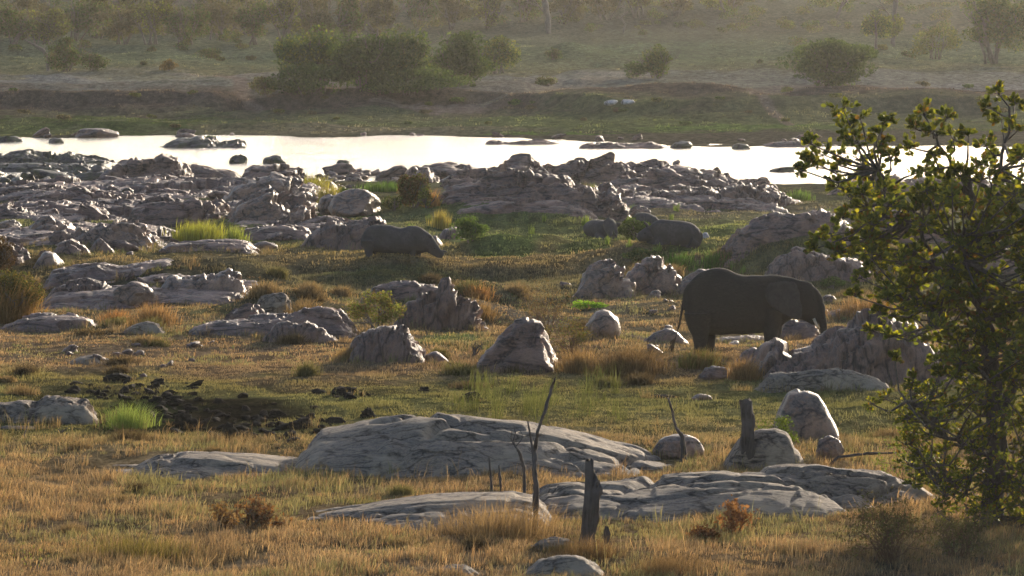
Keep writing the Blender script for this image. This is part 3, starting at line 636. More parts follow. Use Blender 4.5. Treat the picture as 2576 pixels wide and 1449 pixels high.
SH = [("broad rippled rock shelf filling the back of the left rock field", [(-120, 480), (60, 462), (200, 458), (380, 456), (560, 458), (700, 452), (820, 462), (860, 480)], 508, 26, 1.5, .15),
 ("broad rippled rock shelf in the middle of the left rock field", [(-120, 532), (60, 515), (220, 512), (420, 508), (600, 512), (720, 506), (800, 515), (850, 530)], 562, 22, 1.4, .3),
 ("broad rippled rock shelf at the near side of the left rock field", [(-120, 590), (40, 572), (160, 570), (300, 566), (420, 580), (480, 592)], 622, 16, 1.3, .3),
 ("broad rock shelf from the white slabs down to the grazing rhino's ledge", [(560, 580), (640, 562), (720, 556), (800, 552), (880, 556), (930, 565), (960, 580)], 600, 10, 1.2, .5),
 ("broad rock shelf under the central rock bar", [(1060, 500), (1160, 484), (1300, 470), (1460, 470), (1620, 470), (1800, 478), (1930, 490), (2000, 505)], 520, 20, 1.4, .3),
 ("dark rock shelf in the shade of the left hollow", [(90, 745), (150, 725), (300, 712), (450, 716), (600, 720), (680, 745)], 772, 8, 1.0, .2)]
for i, (lab, pr, base, dep, L_, dp) in enumerate(SH):
    outcrop(lab, pr, base, dep, "rock_shelf", M_gneiss, 150+i, 1.1, L_, dp, 2.6, 3.0)
# --- river rocks
outcrop("long dark rock islet in the river, grassy on top", [(398, 366), (430, 358), (455, 349), (480, 352), (500, 344), (515, 350), (535, 345), (548, 356), (580, 351), (600, 345), (621, 347), (624, 368)], 372, 5, "river_rock", M_dark, 301, 1.0, 1.1, .1, 2, 2.8)
for (a, b, t, bs, sd_, lb) in [(575, 624, 387, 411, 302, "dark boulder alone in the river, left of the pointed one"),
        (660, 720, 390, 411, 303, "dark pointed rock in the river just right of a round dark boulder"),
        (845, 882, 402, 410, 304, "small rock breaking the river surface in mid-stream"),
        (1935, 2002, 418, 432, 306, "dark low rock in the river near the tree's left branches"),
        (1840, 1892, 361, 375, 307, "dark rock near the far shore, left of the tree"),
        (1682, 1742, 354, 373, 308, "pale-topped rock at the far shore in mid-frame"),
        (185, 210, 386, 396, 309, "tiny dark boulder in the water near the mossy shoal"),
        (118, 162, 346, 360, 310, "dark rock in the water near the far left bank"), (-20, 60, 341, 357, 311, "dark rock cut by the left edge in the water")]:
    boulder(lb, a, b, t, bs, "river_rock", M_dark, sd_, lvl=4, cat="rock", cut=.65)
outcrop("dark craggy islet in the river in front of the central bar", [(1070, 428), (1090, 420), (1110, 418), (1122, 408), (1135, 416), (1155, 417), (1172, 428)], 431, 3, "river_rock", M_dark, 305, 1.1, .8, .1, 2, 2.8)
outcrop("row of bleached rocks along the far shore, left part", [(1205, 362), (1235, 350), (1270, 354), (1320, 348), (1370, 350), (1420, 362)], 364, 4, "shore_rock", M_gneiss, 312, 1.0, 1.0, .1, 2.5)
outcrop("row of bleached rocks along the far shore, middle part", [(1440, 372), (1480, 356), (1530, 352), (1580, 358), (1640, 356), (1690, 372)], 374, 4, "shore_rock", M_gneiss, 313, 1.0, 1.0, .1, 2.5)
outcrop("row of bleached rocks along the far shore, right part", [(1900, 366), (1950, 352), (2000, 350), (2050, 358), (2120, 368)], 370, 4, "shore_rock", M_gneiss, 314, 1.0, 1.0, .1, 2.5)
boulder("pair of white rocks on the far bank, the rounder left one", 1519, 1562, 251, 266, seed=315, mat=M_pale, lvl=4, name="stone")
boulder("pair of white rocks on the far bank, the slanted right one", 1562, 1598, 250, 263, seed=316, mat=M_pale, lvl=4, name="stone")
boulder("long low grey rock at the far left shore under the grassy lip", 188, 300, 322, 346, seed=317, lvl=4, mat=M_gneiss, name="shore_rock")
boulder("small grey rock at the far shore right of a long low one", 440, 492, 334, 345, seed=318, lvl=4, mat=M_gneiss, name="shore_rock")

# scattered small stones, a few shapes copied
rs = np.random.RandomState(5)
protos = []
for k in range(6):
    V, F = boulder_V(3, 400+k, 9, .5, .05, .2); V = V*np.array([1.15, .8, .55])
    protos.append(V)
def stones(n, region, size, mat, label, group, name, seed, zlow=None, cat="stone"):
    r = np.random.RandomState(seed); _, F = ico(3); mes = {}
    for i in range(n):
        px, py = region(r); x, y, z = hit(px, py)
        s = size[0]+(size[1]-size[0])*r.rand()**2
        k = r.randint(6)
        if k not in mes:
            o = mesh(name, protos[k], F, mat); mes[k] = o
        else:
            o = mes[k].copy(); COL.objects.link(o)
        if zlow is not None: z = max(z, zlow)
        o.location = (x, y, z+s*.1); o.scale = (s*(.8+.5*r.rand()), s, s*(.7+.6*r.rand())); o.rotation_euler = (r.randn()*.3, r.randn()*.3, r.rand()*6.3)
        tag(o, label, cat, group)
def line(pts, sp):
    P = np.array(pts, float)
    def f(r):
        t = r.rand()*(len(P)-1); i = int(t); q = P[i]+(P[i+1]-P[i])*(t-i)
        return q[0]+r.randn()*8, q[1]+abs(r.randn())*sp
    return f
stones(70, line([(800, 434), (900, 436), (1000, 438), (1100, 436), (1180, 440)], 14), (.35, 1.3), M_gneiss, "dark stone in the jumble along the near waterline between the two rock fields", "stones along the near waterline", "shore_stone", 1, WATER)
stones(60, line([(-40, 440), (80, 446), (180, 440), (260, 436), (330, 470)], 16), (.3, 1.2), M_dark, "dark stone in the shallows left of the domed crest", "stones in the left shallows", "shore_stone", 2, WATER)
stones(26, line([(1300, 402), (1500, 402), (1700, 410), (1860, 440), (2000, 462)], 22), (.3, .8), M_gneiss, "loose block lying on the central rock bar", "loose blocks on the central rock bar", "rock_block", 3)
stones(36, line([(0, 480), (200, 470), (400, 470), (600, 470), (800, 520), (600, 600), (300, 610), (50, 600)], 30), (.25, .8), M_gneiss, "loose stone among the ledges of the left rock field", "loose stones of the left rock field", "loose_stone", 4)
stones(22, line([(0, 340), (400, 338), (900, 336), (1400, 346), (1900, 350), (2500, 350)], 5), (.3, .9), M_gneiss, "small stone on the far shore of the river", "stones along the far shore", "far_stone", 6, WATER)
stones(40, line([(80, 690), (300, 690), (600, 740), (760, 850), (450, 850), (150, 880)], 30), (.12, .4), M_gneiss, "small stone scattered around the left hollow", "stones around the left hollow", "loose_stone", 7)
stones(26, line([(1400, 700), (1700, 760), (1660, 870), (1800, 880), (2100, 740)], 20), (.12, .4), M_boulder, "small pale stone on the ground around the elephant", "stones around the elephant", "pale_stone", 8)
# earth clods
def clodreg(r):
    k = r.rand()
    if k < .66: t = r.rand(); return 270+480*t+r.randn()*40, 1000+85*t+r.randn()*26
    if k < .75: return 780+r.randn()*45, 1060+r.randn()*12
    if k < .86: return 885+r.randn()*28, 990+abs(r.randn())*5
    return 150+r.rand()*350, 985+r.randn()*10
stones(290, clodreg, (.05, .26), M_clod, "black clod of churned earth in the dug-over strip of grass", "black earth clods in the dug strip", "earth_clod", 9, None, "clod")
for i, (a, b, t, bs, lb) in enumerate([(258, 335, 938, 964, "largest black earth heap at the far edge of the dug strip"), (378, 416, 951, 968, "black earth lump right of the largest heap"),
        (830, 905, 972, 996, "flat black earth heap right of the dug strip"), (1052, 1082, 972, 984, "lone black clod on the green turf in the centre"), (430, 500, 1032, 1078, "tall black lump in the middle of the dug strip"),
        (555, 600, 1060, 1112, "upright black lump at the near edge of the dug strip"), (735, 790, 1050, 1078, "black heap touching the large whaleback slab"), (905, 948, 1024, 1052, "square brown clod just behind the whaleback slab"),
        (1150, 1215, 985, 1010, "black lump under the thin green stalks"), (1625, 1700, 992, 1004, "reddish earth lump behind the thin dead sapling")]):
    boulder(lb, a, b, t, bs, "earth_clod", M_clod, 500+i, lvl=4, cat="clod", cut=.6, rough=.16, facets=.3)

# ------------------------------------------------------------------ grass
def in_foot(x, y, grow=1.0):
    m = np.zeros(x.shape, bool)
    for (fx, fy, a, b) in FOOT:
        sel = np.abs(x-fx) < a*grow
        if sel.any(): m |= ((x-fx)/(a*grow))**2+((y-fy)/(b*grow))**2 < 1
    return m
def blades(x, y, z, h, spread, wid, nb, c, rs, lean=.35, wind=(.10, -.05), tipc=None, curve=1.0):
    """nb blades per tuft; returns verts, tris, colours"""
    n = len(x); T = n*nb
    X = np.repeat(x, nb); Y = np.repeat(y, nb); Z = np.repeat(z, nb); H = np.repeat(h, nb)*(.45+.75*rs.rand(T)); SP = np.repeat(spread, nb)
    a = rs.rand(T)*6.283; r = SP*np.sqrt(rs.rand(T))
    bx = X+np.cos(a)*r; by = Y+np.sin(a)*r
    la = a+rs.randn(T)*.9; ll = H*np.abs(rs.randn(T))*lean
    lx = np.cos(la)*ll+wind[0]*H; ly = np.sin(la)*ll+wind[1]*H
    fa = rs.rand(T)*6.283; wx = np.cos(fa)*np.repeat(wid, nb)*.5; wy = np.sin(fa)*np.repeat(wid, nb)*.5
    V = np.empty((T, 5, 3))
    V[:, 0] = np.stack([bx-wx, by-wy, Z-.03], -1); V[:, 1] = np.stack([bx+wx, by+wy, Z-.03], -1)
    mx, my, mz = bx+lx*.33, by+ly*.33, Z+H*.58
    V[:, 2] = np.stack([mx-wx*.8, my-wy*.8, mz], -1); V[:, 3] = np.stack([mx+wx*.8, my+wy*.8, mz], -1)
    V[:, 4] = np.stack([bx+lx, by+ly, Z+H*np.clip(1-.25*(ll/np.maximum(H, .01))*curve, .4, 1)], -1)
    i = (np.arange(T)*5)[:, None]
    F = np.concatenate([i+[0, 1, 3], i+[0, 3, 2], i+[2, 3, 4]], 0)
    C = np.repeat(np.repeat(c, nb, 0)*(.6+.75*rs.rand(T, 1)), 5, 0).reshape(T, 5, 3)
    C[:, :2] *= .75  # blade bases darkened in the colour, painted shade low in the tuft
    if tipc is not None: C[:, 4] = C[:, 4]*.5+np.array(tipc)*.5  # tips brightened in the colour as if sunlit
    return V.reshape(-1, 3), F, np.clip(C.reshape(-1, 3), .01, .8)
def scatter(n, p0, p1, rs, px0=-260, px1=2836):
    px = px0+(px1-px0)*rs.rand(n); py = p0+(p1-p0)*rs.rand(n)
    Y = np.interp(-py, -_P, _Y)+rs.randn(n)*.4; X = (px-1288)*Y/FD
    return X, Y
def grass_layer(name, label, n, p0, p1, hs, nb, wid, seed, spread=.16, dens=None, colf=None, lean=.35, tipc=None):
    rs = np.random.RandomState(seed)
    x, y = scatter(n, p0, p1, rs)
    z = ground(x, y); c = cover(x, y, z)
    keep = ~in_foot(x, y)
    lum = c.sum(1)/3
    # bare sand and churned soil carry little grass
    sat = (c.max(1)-c.min(1))/c.max(1)
    keep &= rs.rand(n) < np.clip((sat-.22)/.22, .04, 1)
    keep &= z > WATER+.12
    keep &= rs.rand(n) < np.clip((lum-.05)/.05, .03, 1)
    keep &= rs.rand(n) < np.clip(.55+1.6*fbm2(x/.9, y/1.8, 3, seed+50), .12, 1)
    if dens is not None: keep &= rs.rand(n) < dens(x, y)
    x, y, z, c = x[keep], y[keep], z[keep], c[keep]
    cl = fbm2(x/1.6, y/3.0, 3, seed)+.5*fbm2(x/.5, y/.8, 2, seed+4)
    h = hs*(.4+1.3*np.clip(cl+.42, 0, 1.6)**1.4)*(.7+.6*rs.rand(len(x)))
    if colf is not None: c = colf(x, y, c, rs)
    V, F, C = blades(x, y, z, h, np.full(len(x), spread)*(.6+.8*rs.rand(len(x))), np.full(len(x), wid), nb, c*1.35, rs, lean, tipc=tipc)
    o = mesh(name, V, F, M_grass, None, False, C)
    tag(o, label, "grass", None, "stuff"); return o
def straw(x, y, c, rs):
    k = rs.rand(len(x))[:, None]; pt = (fbm2(x/2.2, y/5.0, 3, 61)+.15*rs.randn(len(x)))[:, None]
    P_ = np.array([(.38, .25, .13), (.34, .20, .10), (.21, .16, .12), (.36, .28, .17), (.15, .155, .075), (.11, .09, .065)])
    q = P_[rs.choice(6, size=len(x), p=[.28, .22, .18, .1, .12, .1])]
    c = c*.5+q*.5
    c = np.where(pt > .22, c*np.array([.72, .95, .8]), c)          # greener patches
    c = np.where(pt < -.26, c*.5+np.array([.12, .09, .065])*.5, c)  # bare dull patches
    return c
grass_layer("dry_grass", "knee-high orange-brown dry grass filling the foreground", 46000, 1110, 1560, .20, 12, .012, 11, .17, colf=straw, lean=.7, tipc=(.42, .30, .17))
grass_layer("dry_grass_stems", "tall thin bending straw stems standing over the foreground grass", 6500, 1080, 1560, .46, 2, .011, 12, .1, colf=straw, lean=.9, tipc=(.6, .42, .2))
grass_layer("short_turf", "short green and straw turf around the churned strip", 30000, 915, 1130, .08, 10, .018, 13, .22, lean=.6)
grass_layer("straw_turf", "short straw-coloured grass between the boulders", 30000, 750, 925, .11, 9, .022, 14, .25, colf=straw, lean=.6)
grass_layer("bank_turf", "olive turf on the terraces below the grazing rhino", 22000, 655, 760, .13, 8, .028, 15, .3, lean=.6)
grass_layer("meadow_grass", "green meadow grass on the mounds around the rhinos", 24000, 470, 665, .10, 7, .04, 16, .35, lean=.6)
grass_layer("far_bank_grass", "thin grass on the far bank beyond the river", 12000, 20, 345, .16, 6, .08, 17, .5, lean=.6)

def skirts():
    rs = np.random.RandomState(66); X = []; Yv = []
    for (fx, fy, a, b) in FOOT:
        if fy > 235 or a < .25: continue
        n = int(a*34)
        t = rs.uniform(-math.pi*1.08, math.pi*.08, n); q = rs.uniform(1.06, 1.32, n)
        X.append(fx+np.cos(t)*a*q); Yv.append(fy+np.sin(t)*b*q)
    x = np.concatenate(X); y = np.concatenate(Yv); z = ground(x, y); c = straw(x, y, cover(x, y, z), rs)
    h = (.10+.26*rs.rand(len(x))**1.6)*(.5+1.2*np.clip(fbm2(x/.7, y/.7, 2, 5)+.5, 0, 1))
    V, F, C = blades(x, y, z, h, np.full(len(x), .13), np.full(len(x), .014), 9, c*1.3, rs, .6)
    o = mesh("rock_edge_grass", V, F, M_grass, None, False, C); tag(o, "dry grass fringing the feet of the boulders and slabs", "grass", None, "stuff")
skirts()

def tuft(label, px, py, wpx, hpx, c, nb=260, seed=1, name="grass_tuft", cat="grass tuft", lean=.35, wid=.02, group=None, tipc=None, c2=None):
    rs = np.random.RandomState(seed); x, y, z = hit(px, py)
    w_ = wpx*.5*y/FD; h = hpx*y/FD
    n = max(6, nb//6)
    xx = x+rs.randn(n)*w_*.45; yy = y+rs.randn(n)*w_*.4; zz = ground(xx, yy)
    cc = np.tile(np.array(c, float), (n, 1))
    if c2 is not None: cc = np.where(rs.rand(n, 1) < .4, np.array(c2), cc)
    d = np.exp(-((xx-x)/w_)**2*.9)
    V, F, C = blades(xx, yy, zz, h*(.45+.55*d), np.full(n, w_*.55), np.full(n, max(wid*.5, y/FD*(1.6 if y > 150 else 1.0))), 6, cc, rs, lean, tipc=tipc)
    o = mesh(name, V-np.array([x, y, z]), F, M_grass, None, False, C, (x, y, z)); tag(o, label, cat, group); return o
STR, ORG, GRN, YGR = (.36, .25, .12), (.31, .20, .10), (.12, .2, .04), (.36, .38, .07)
tuft("tall yellow-green reeds growing between rocks left of the dark hummock", 500, 612, 130, 52, YGR, 900, 1, "reeds", "reeds", .25)
tuft("thinner green reeds right of the tall yellow-green ones", 590, 615, 60, 50, (.3, .36, .08), 300, 2, "reeds", "reeds", .25)
tuft("pinkish feathery grass in front of the central rock bar", 1482, 512, 75, 52, (.42, .36, .2), 380, 3, lean=.3, c2=(.2, .3, .07))
tuft("green grass clump right of the pinkish feathery grass", 1535, 522, 60, 30, GRN, 200, 4)
tuft("bright yellow grass spilling down the white slab", 790, 492, 80, 52, (.34, .34, .07), 600, 5, lean=.5)
tuft("yellow grass continuing below on the white slab", 822, 520, 50, 60, (.36, .33, .09), 400, 6, lean=.4)
tuft("flat green reed bed behind the brown bush stump", 965, 482, 110, 28, (.1, .19, .04), 500, 7, "reeds", "reeds", .2)
tuft("orange grass tuft at the right foot of the brown bush", 1085, 520, 35, 45, (.5, .3, .12), 200, 8)
tuft("upright yellow grass behind the grazing rhino's shoulder", 1108, 575, 42, 48, (.42, .36, .1), 260, 9, lean=.15)
tuft("glowing orange grass tuft at the left of the flat purple outcrop", 385, 820, 100, 60, ORG, 700, 10, lean=.5, tipc=(.6, .35, .15))
tuft("wispy pale grass plume left of the hollow's pale boulder", 212, 775, 45, 45, (.5, .38, .18), 160, 11, lean=.7)
tuft("drooping orange grass on the near ledge, left", 290, 810, 60, 35, (.38, .2, .08), 260, 12, lean=.9)
tuft("orange dry grass at the left foot of the layered outcrop", 1870, 955, 70, 62, ORG, 500, 13, lean=.7)
tuft("orange grass behind the layered outcrop, right of the elephant's trunk", 2180, 790, 150, 48, ORG, 700, 14, lean=.9)
tuft("rusty grass hanging over the hump beside the tooth-shaped peak", 1195, 800, 90, 50, (.3, .2, .09), 600, 15, lean=1.1)
tuft("orange grass mop on the mound right of the tooth-shaped peak", 1205, 752, 70, 36, (.36, .2, .08), 400, 16, lean=.9)
tuft("brown grass tussock below the elephant's hind feet", 1762, 925, 105, 52, (.26, .19, .08), 900, 17, lean=.5, c2=(.18, .2, .06))
tuft("large reddish-brown grass clump right of the pyramid boulder", 1580, 945, 150, 78, (.22, .15, .08), 1300, 18, lean=.6, c2=(.13, .09, .05))
tuft("orange grass between the pyramid boulder and the reddish clump", 1465, 935, 110, 65, (.34, .23, .11), 800, 19, lean=.6)
tuft("orange grass at the left foot of the bush-crowned hump", 885, 905, 70, 38, STR, 900, 20)
tuft("bright green feathery herb beside the two-lobed boulder", 322, 1078, 105, 70, (.3, .38, .1), 700, 21, "herb", "herb", .55, c2=(.2, .3, .08))
tuft("brown grass mop hanging at the left edge", 20, 810, 120, 110, (.3, .19, .08), 900, 22, lean=.6)
tuft("green weeds on the bank right of the blocky boulder pair", 1700, 672, 90, 32, (.10, .2, .04), 400, 23, lean=.2)
tuft("green weeds on the bank above the elephant's back", 1790, 672, 100, 28, (.09, .18, .04), 400, 24, lean=.2)
tuft("tall straw clump around the forked dead saplings", 1270, 1345, 300, 90, (.34, .24, .13), 1700, 25, lean=.8, wid=.016, tipc=(.5, .33, .15))
tuft("shaggy dark grass at the base of the bleached stump", 1480, 1405, 170, 60, (.19, .13, .07), 900, 26, lean=.8, wid=.016)
tuft("olive grass mound at the bottom left", 340, 1400, 260, 60, (.2, .17, .06), 1300, 27, lean=.5, wid=.016)
tuft("grey-brown bushy grass at the bottom right", 1680, 1440, 200, 60, (.22, .15, .08), 900, 28, lean=.8, wid=.016)
tuft("brown hanging turf on the ridge at the right of the left hollow", 770, 800, 70, 55, (.28, .2, .1), 500, 29, lean=1.1)
tuft("sprig of green weeds beside the central rock bar's right end", 2010, 505, 60, 30, (.14, .24, .05), 300, 30, lean=.3)
rs = np.random.RandomState(9)
cols_ = [((.27, .20, .11), "dry orange-brown"), ((.17, .16, .07), "olive"), ((.13, .10, .06), "dark brown")]
for i in range(66):
    px, py = rs.uniform(-20, 2300), rs.uniform(690, 1000) if i % 3 else rs.uniform(1090, 1400)
    if 150 < px < 800 and 960 < py < 1100 or 1690 < px < 2100 and 820 < py < 960: continue
    cc, cn = cols_[rs.randint(3)]
    tuft(cn+" grass tussock scattered between the boulders and slabs", px, py, rs.uniform(35, 90), rs.uniform(18, 42), cc, 480, 800+i, "grass_tussock", "tussock", .8, group=cn+" tussocks among the rocks", wid=.02)
rs = np.random.RandomState(8)
for i in range(26):
    px, py = rs.uniform(1000, 2100), rs.uniform(520, 690)
    tuft("small green weed sprig on the river meadow", px, py, 14, 18+10*rs.rand(), (.2, .28, .07), 24, 900+i, "weed_sprig", "weed", .25, group="weed sprigs on the river meadow")
for i in range(30):
    px, py = rs.uniform(1120, 1560), rs.uniform(965, 1075)
    tuft("thin green stalk plant behind the large whaleback slab", px, py, 46, 45+45*rs.rand(), (.13, .15, .05), 20, 940+i, "green_stalks", "weed", .45, group="thin green stalks behind the whaleback slab")

# ------------------------------------------------------------------ leafy bushes and trees
def leafcloud(cent, rad, n, size, cols, rs, nlump=16, lump=.38, flat=.7, bottom=-.9, shell=.55):
    """diamond-shaped leaf faces gathered in lumps inside an ellipsoid"""
    cent = np.array(cent, float); rad = np.array(rad, float)
    L = []
    while len(L) < nlump:
        p = rs.uniform(-1, 1, 3)
        if np.linalg.norm(p) < 1 and p[2] > bottom: L.append(p*(1-lump*.75))
    L = np.array(L); k = rs.randint(nlump, size=n)
    d = rs.normal(size=(n, 3)); d /= np.linalg.norm(d, axis=1, keepdims=True)
    rr = lump*(.75+.5*rs.rand(nlump))[k, None]*(shell+(1.12-shell)*rs.rand(n, 1)**.6)
    P = cent+(L[k]+d*rr*np.array([1, 1, flat]))*rad
    return leaf_faces(P, size, cols, rs, k, nlump)
def leaf_faces(P, size, cols, rs, k=None, nl=1, up=.3):
    n = len(P)
    a = rs.normal(size=(n, 3)); a[:, 2] += up; a /= np.linalg.norm(a, axis=1, keepdims=True)
    b = rs.normal(size=(n, 3)); b -= a*(a*b).sum(1, keepdims=True); b /= np.linalg.norm(b, axis=1, keepdims=True)
    s = size*(.6+.8*rs.rand(n, 1))
    V = np.stack([P-a*s*.5, P+b*s*.28, P+a*s*.5, P-b*s*.28], 1).reshape(-1, 3)
    i = (np.arange(n)*4)[:, None]; F = i+[0, 1, 2, 3]
    cc = np.array(cols, float)[rs.randint(len(cols), size=n)]
    if k is not None: cc = cc*(.75+.5*rs.rand(nl))[k, None]
    cc = cc*(.75+.5*rs.rand(n, 1))
    return V, F, np.repeat(np.clip(cc, .01, .8), 4, 0)
def branchy(mb, p, d, ln, r, rs, depth, spread=.6, c=(1, 1, 1), tips=None, k=5, up=.1):
    n = 5; P = [np.array(p, float)]; d = np.array(d, float)
    for i in range(n-1):
        d = d+rs.randn(3)*.16; d[2] += up*.3; d /= np.linalg.norm(d); P.append(P[-1]+d*ln/(n-1))
    mb.tube(P, np.linspace(r, r*.55, n), k, c)
    if tips is not None and depth <= 1: tips += P[2:]
    if depth > 0:
        for j in range(rs.randint(2, 4)):
            q = P[rs.randint(2, n)]; e = d+rs.randn(3)*spread; e /= np.linalg.norm(e)
            branchy(mb, q, e, ln*rs.uniform(.55, .8), r*.55, rs, depth-1, spread, c, tips, max(3, k-1), up)
def bush(label, x0, x1, top, base, cols, n=3500, leaf=.3, seed=1, name="bush", cat="bush", trunkh=0., group=None, nl=22, lump=.36, shell=.5, trunk=True, mat=None, depth=None, bark=None, yoff=0, bot=-.9):
    rs = np.random.RandomState(seed); px = .5*(x0+x1); x, y, z = hit(px, base); y += yoff; x = (px-1288)*y/FD; z = gz(x, y)
    rx = (x1-x0)*.5*y/FD; H_ = zat(top, y)-z
    t0 = H_*trunkh; rz = (H_-t0)*.5
    root = empty(name, (x, y, z)); tag(root, label, cat, group)
    V, F, C = leafcloud((0, 0, t0+rz*.96), (rx*1.14, depth or rx*.85, rz*1.06), n, leaf, cols, rs, nl, lump, .85, bot, shell)
    sel = V.reshape(-1, 4, 3)[:, 0, 2] > -.1
    V = V.reshape(-1, 4, 3)[sel].reshape(-1, 3); C = C.reshape(-1, 4, 3)[sel].reshape(-1, 3); F = (np.arange(sel.sum())*4)[:, None]+[0, 1, 2, 3]
    mesh("crown", V, F, mat or M_far, root, False, C)
    if trunk:
        mb = MB(); r = max(.05, H_*.035)
        for j in range(1 if trunkh > .15 else 5):
            s = 0 if trunkh > .15 else 1
            dd = np.array([rs.randn()*.35*s+.05, rs.randn()*.3*s, 1.]); dd /= np.linalg.norm(dd)
            branchy(mb, (rs.randn()*rx*.15*s, rs.randn()*.2*s, -.1), dd, max(t0*1.15, H_*.5), r*(1.4 if trunkh > .15 else .7), rs, 2, .5, up=.3)
        mb.build("trunk" if trunkh > .15 else "stem", bark or M_farbark, root)
    return root
DG = [(.07, .11, .04), (.09, .13, .05), (.06, .085, .04), (.11, .15, .055)]
OG = [(.13, .15, .05), (.10, .12, .05), (.16, .15, .06)]
YG = [(.2, .22, .05), (.15, .19, .05), (.24, .22, .07)]
BR = [(.12, .105, .07), (.10, .095, .06), (.14, .12, .08)]
FB = "big green bushes standing in a row on the far bank"
bush("tall green bush at the left end of the far-bank thicket, rising to a pointed top", 700, 880, 62, 218, DG+YG[:1], 7500, .34, 1, group=FB, nl=34)
bush("broad green bush second from left in the far-bank thicket", 830, 1000, 70, 225, DG, 7500, .34, 2, group=FB, nl=34)
bush("green bush in the middle of the far-bank thicket, highest centre crown", 930, 1095, 62, 222, DG+OG[:1], 7500, .34, 3, group=FB, nl=34)
bush("dark green bush fourth from left in the far-bank thicket", 1060, 1240, 72, 215, DG, 7500, .34, 4, group=FB, nl=34)
bush("lighter yellow-green bush at the right end of the far-bank thicket", 1190, 1306, 88, 186, DG+YG+OG, 3600, .3, 5, group=FB)
bush("low dark skirt of bush spreading at the left foot of the thicket", 660, 900, 150, 240, DG, 5000, .3, 6, group=FB)
bush("low dark skirt of bush under the middle of the thicket", 850, 1180, 165, 240, DG, 6000, .3, 7, group=FB)
bush("small dark bush with pale tips left of the thicket", 628, 700, 186, 242, BR+OG, 1600, .25, 8)
bush("big round dark green bush standing alone on the far bank, right", 1984, 2206, 84, 216, DG, 11000, .34, 9, nl=42, lump=.33)
bush("pointed little tree-like bush on the far bank between thicket and round bush", 1615, 1690, 106, 196, DG+OG, 2400, .28, 10)
bush("low bush growing at the left foot of the pointed little tree", 1560, 1630, 154, 196, DG, 1300, .25, 11)
bush("small brown bush on the sandy far bank", 1345, 1406, 190, 216, BR+OG, 900, .22, 12)
bush("dry grey bush left on the far bank, in front of a leaning dead trunk", 112, 215, 90, 180, BR+DG, 2600, .26, 13, shell=.3)
bush("smaller dry bush right of the dry grey one, far left", 200, 272, 128, 178, BR+DG, 1200, .26, 14)
bush("low dark shrub clump on the far plain, left of the thicket", 488, 572, 120, 147, BR+DG, 1100, .24, 15, depth=3)
bush("small orange-brown shrub at the bank edge, far left", 400, 445, 146, 178, [(.22, .14, .06), (.15, .12, .05)], 800, .22, 16)
bush("small dark bush on the far plain right of the thicket", 1370, 1415, 120, 150, BR+DG, 800, .24, 17)
bush("leafy tree with a sunlit top on the far slope, right of the round bush", 2166, 2240, 30, 132, DG+YG, 3200, .3, 18, "small_tree", "tree", .3)
bush("yellowish slim tree touching the leafy one on the far slope", 2225, 2270, 30, 120, YG+OG, 1300, .3, 19, "small_tree", "tree", .3)
bush("large hazy tree at the top right corner", 2400, 2640, -40, 160, OG+DG, 8000, .36, 20, "small_tree", "tree", .12, nl=34, lump=.3)
bush("hazy bush left of the tree in the top right corner", 2290, 2420, 60, 150, OG, 1800, .3, 21, shell=.3, nl=18, lump=.3)
bush("round green crown hanging at the top edge, above the round bush", 2030, 2180, -60, 45, DG+OG, 3200, .34, 22, "small_tree", "tree", .2)
bush("pale green shrub on the far slope above the pointed little tree", 1765, 1835, -8, 25, YG+OG, 1000, .3, 23)
# brushy hillside, top left to centre: individual trees
rs = np.random.RandomState(31)
hill = [(30, 40, 130, 0), (120, 30, 150, 1), (205, 12, 150, 0), (300, 40, 130, 2), (380, 20, 120, 1), (470, 25, 130, 0), (560, 10, 120, 2), (640, 25, 110, 0),
        (720, 5, 110, 1), (800, 10, 90, 2), (880, 12, 90, 0), (960, 8, 100, 2), (1050, -5, 110, 0), (1140, 5, 100, 2), (1230, 0, 90, 1), (1320, -15, 110, 0), (1420, -10, 110, 2),
        (1520, -20, 90, 2), (1600, -25, 90, 1), (1700, -30, 90, 2), (70, 5, 120, 2), (250, -5, 120, 1), (420, -10, 120, 2), (520, -15, 110, 1), (620, -20, 110, 1), (770, -25, 110, 2), (900, -25, 90, 1),
        (1850, -30, 80, 2), (-60, 20, 160, 1), (340, -20, 100, 1)]
kinds = [("dark bushy tree on the brushy hillside beyond the river", DG+BR), ("olive thin-leaved tree on the brushy hillside beyond the river", OG+YG[:1]+BR), ("brown leafless-looking scrub tree on the hillside beyond the river", BR)]
for i, (cx, tp, wd, kd) in enumerate(hill):
    base = min(tp+95+rs.randint(-8, 14), 112)
    if cx > 1000: base = tp+70
    row_ = [h for h in hill[:20] if True] if i < 20 else hill[20:]
    row_ = sorted(row_, key=lambda q: q[0]); k_n = row_.index((cx, tp, wd, kd)); R_n = len(row_)-1-k_n
    o_n = ["leftmost"]+[w_+" from the left" for w_ in "second third fourth fifth sixth seventh eighth ninth tenth".split()]
    pos = o_n[k_n] if k_n < 10 else "rightmost" if R_n == 0 else o_n[R_n].replace("left", "right")
    lab = ("dark bushy", "olive thin-leaved", "brown dry-looking")[kd]+" tree, "+pos+" in the "+("nearer" if i < 20 else "upper")+" row on the brushy hillside"
    bush(lab, cx-wd//2, cx+wd//2, tp-30, base, kinds[kd][1], 3000, .34, 600+i, "hillside_tree", "tree", .06, group="scrubby trees on the hillside beyond the river", nl=18, lump=.3, shell=.25, depth=3)
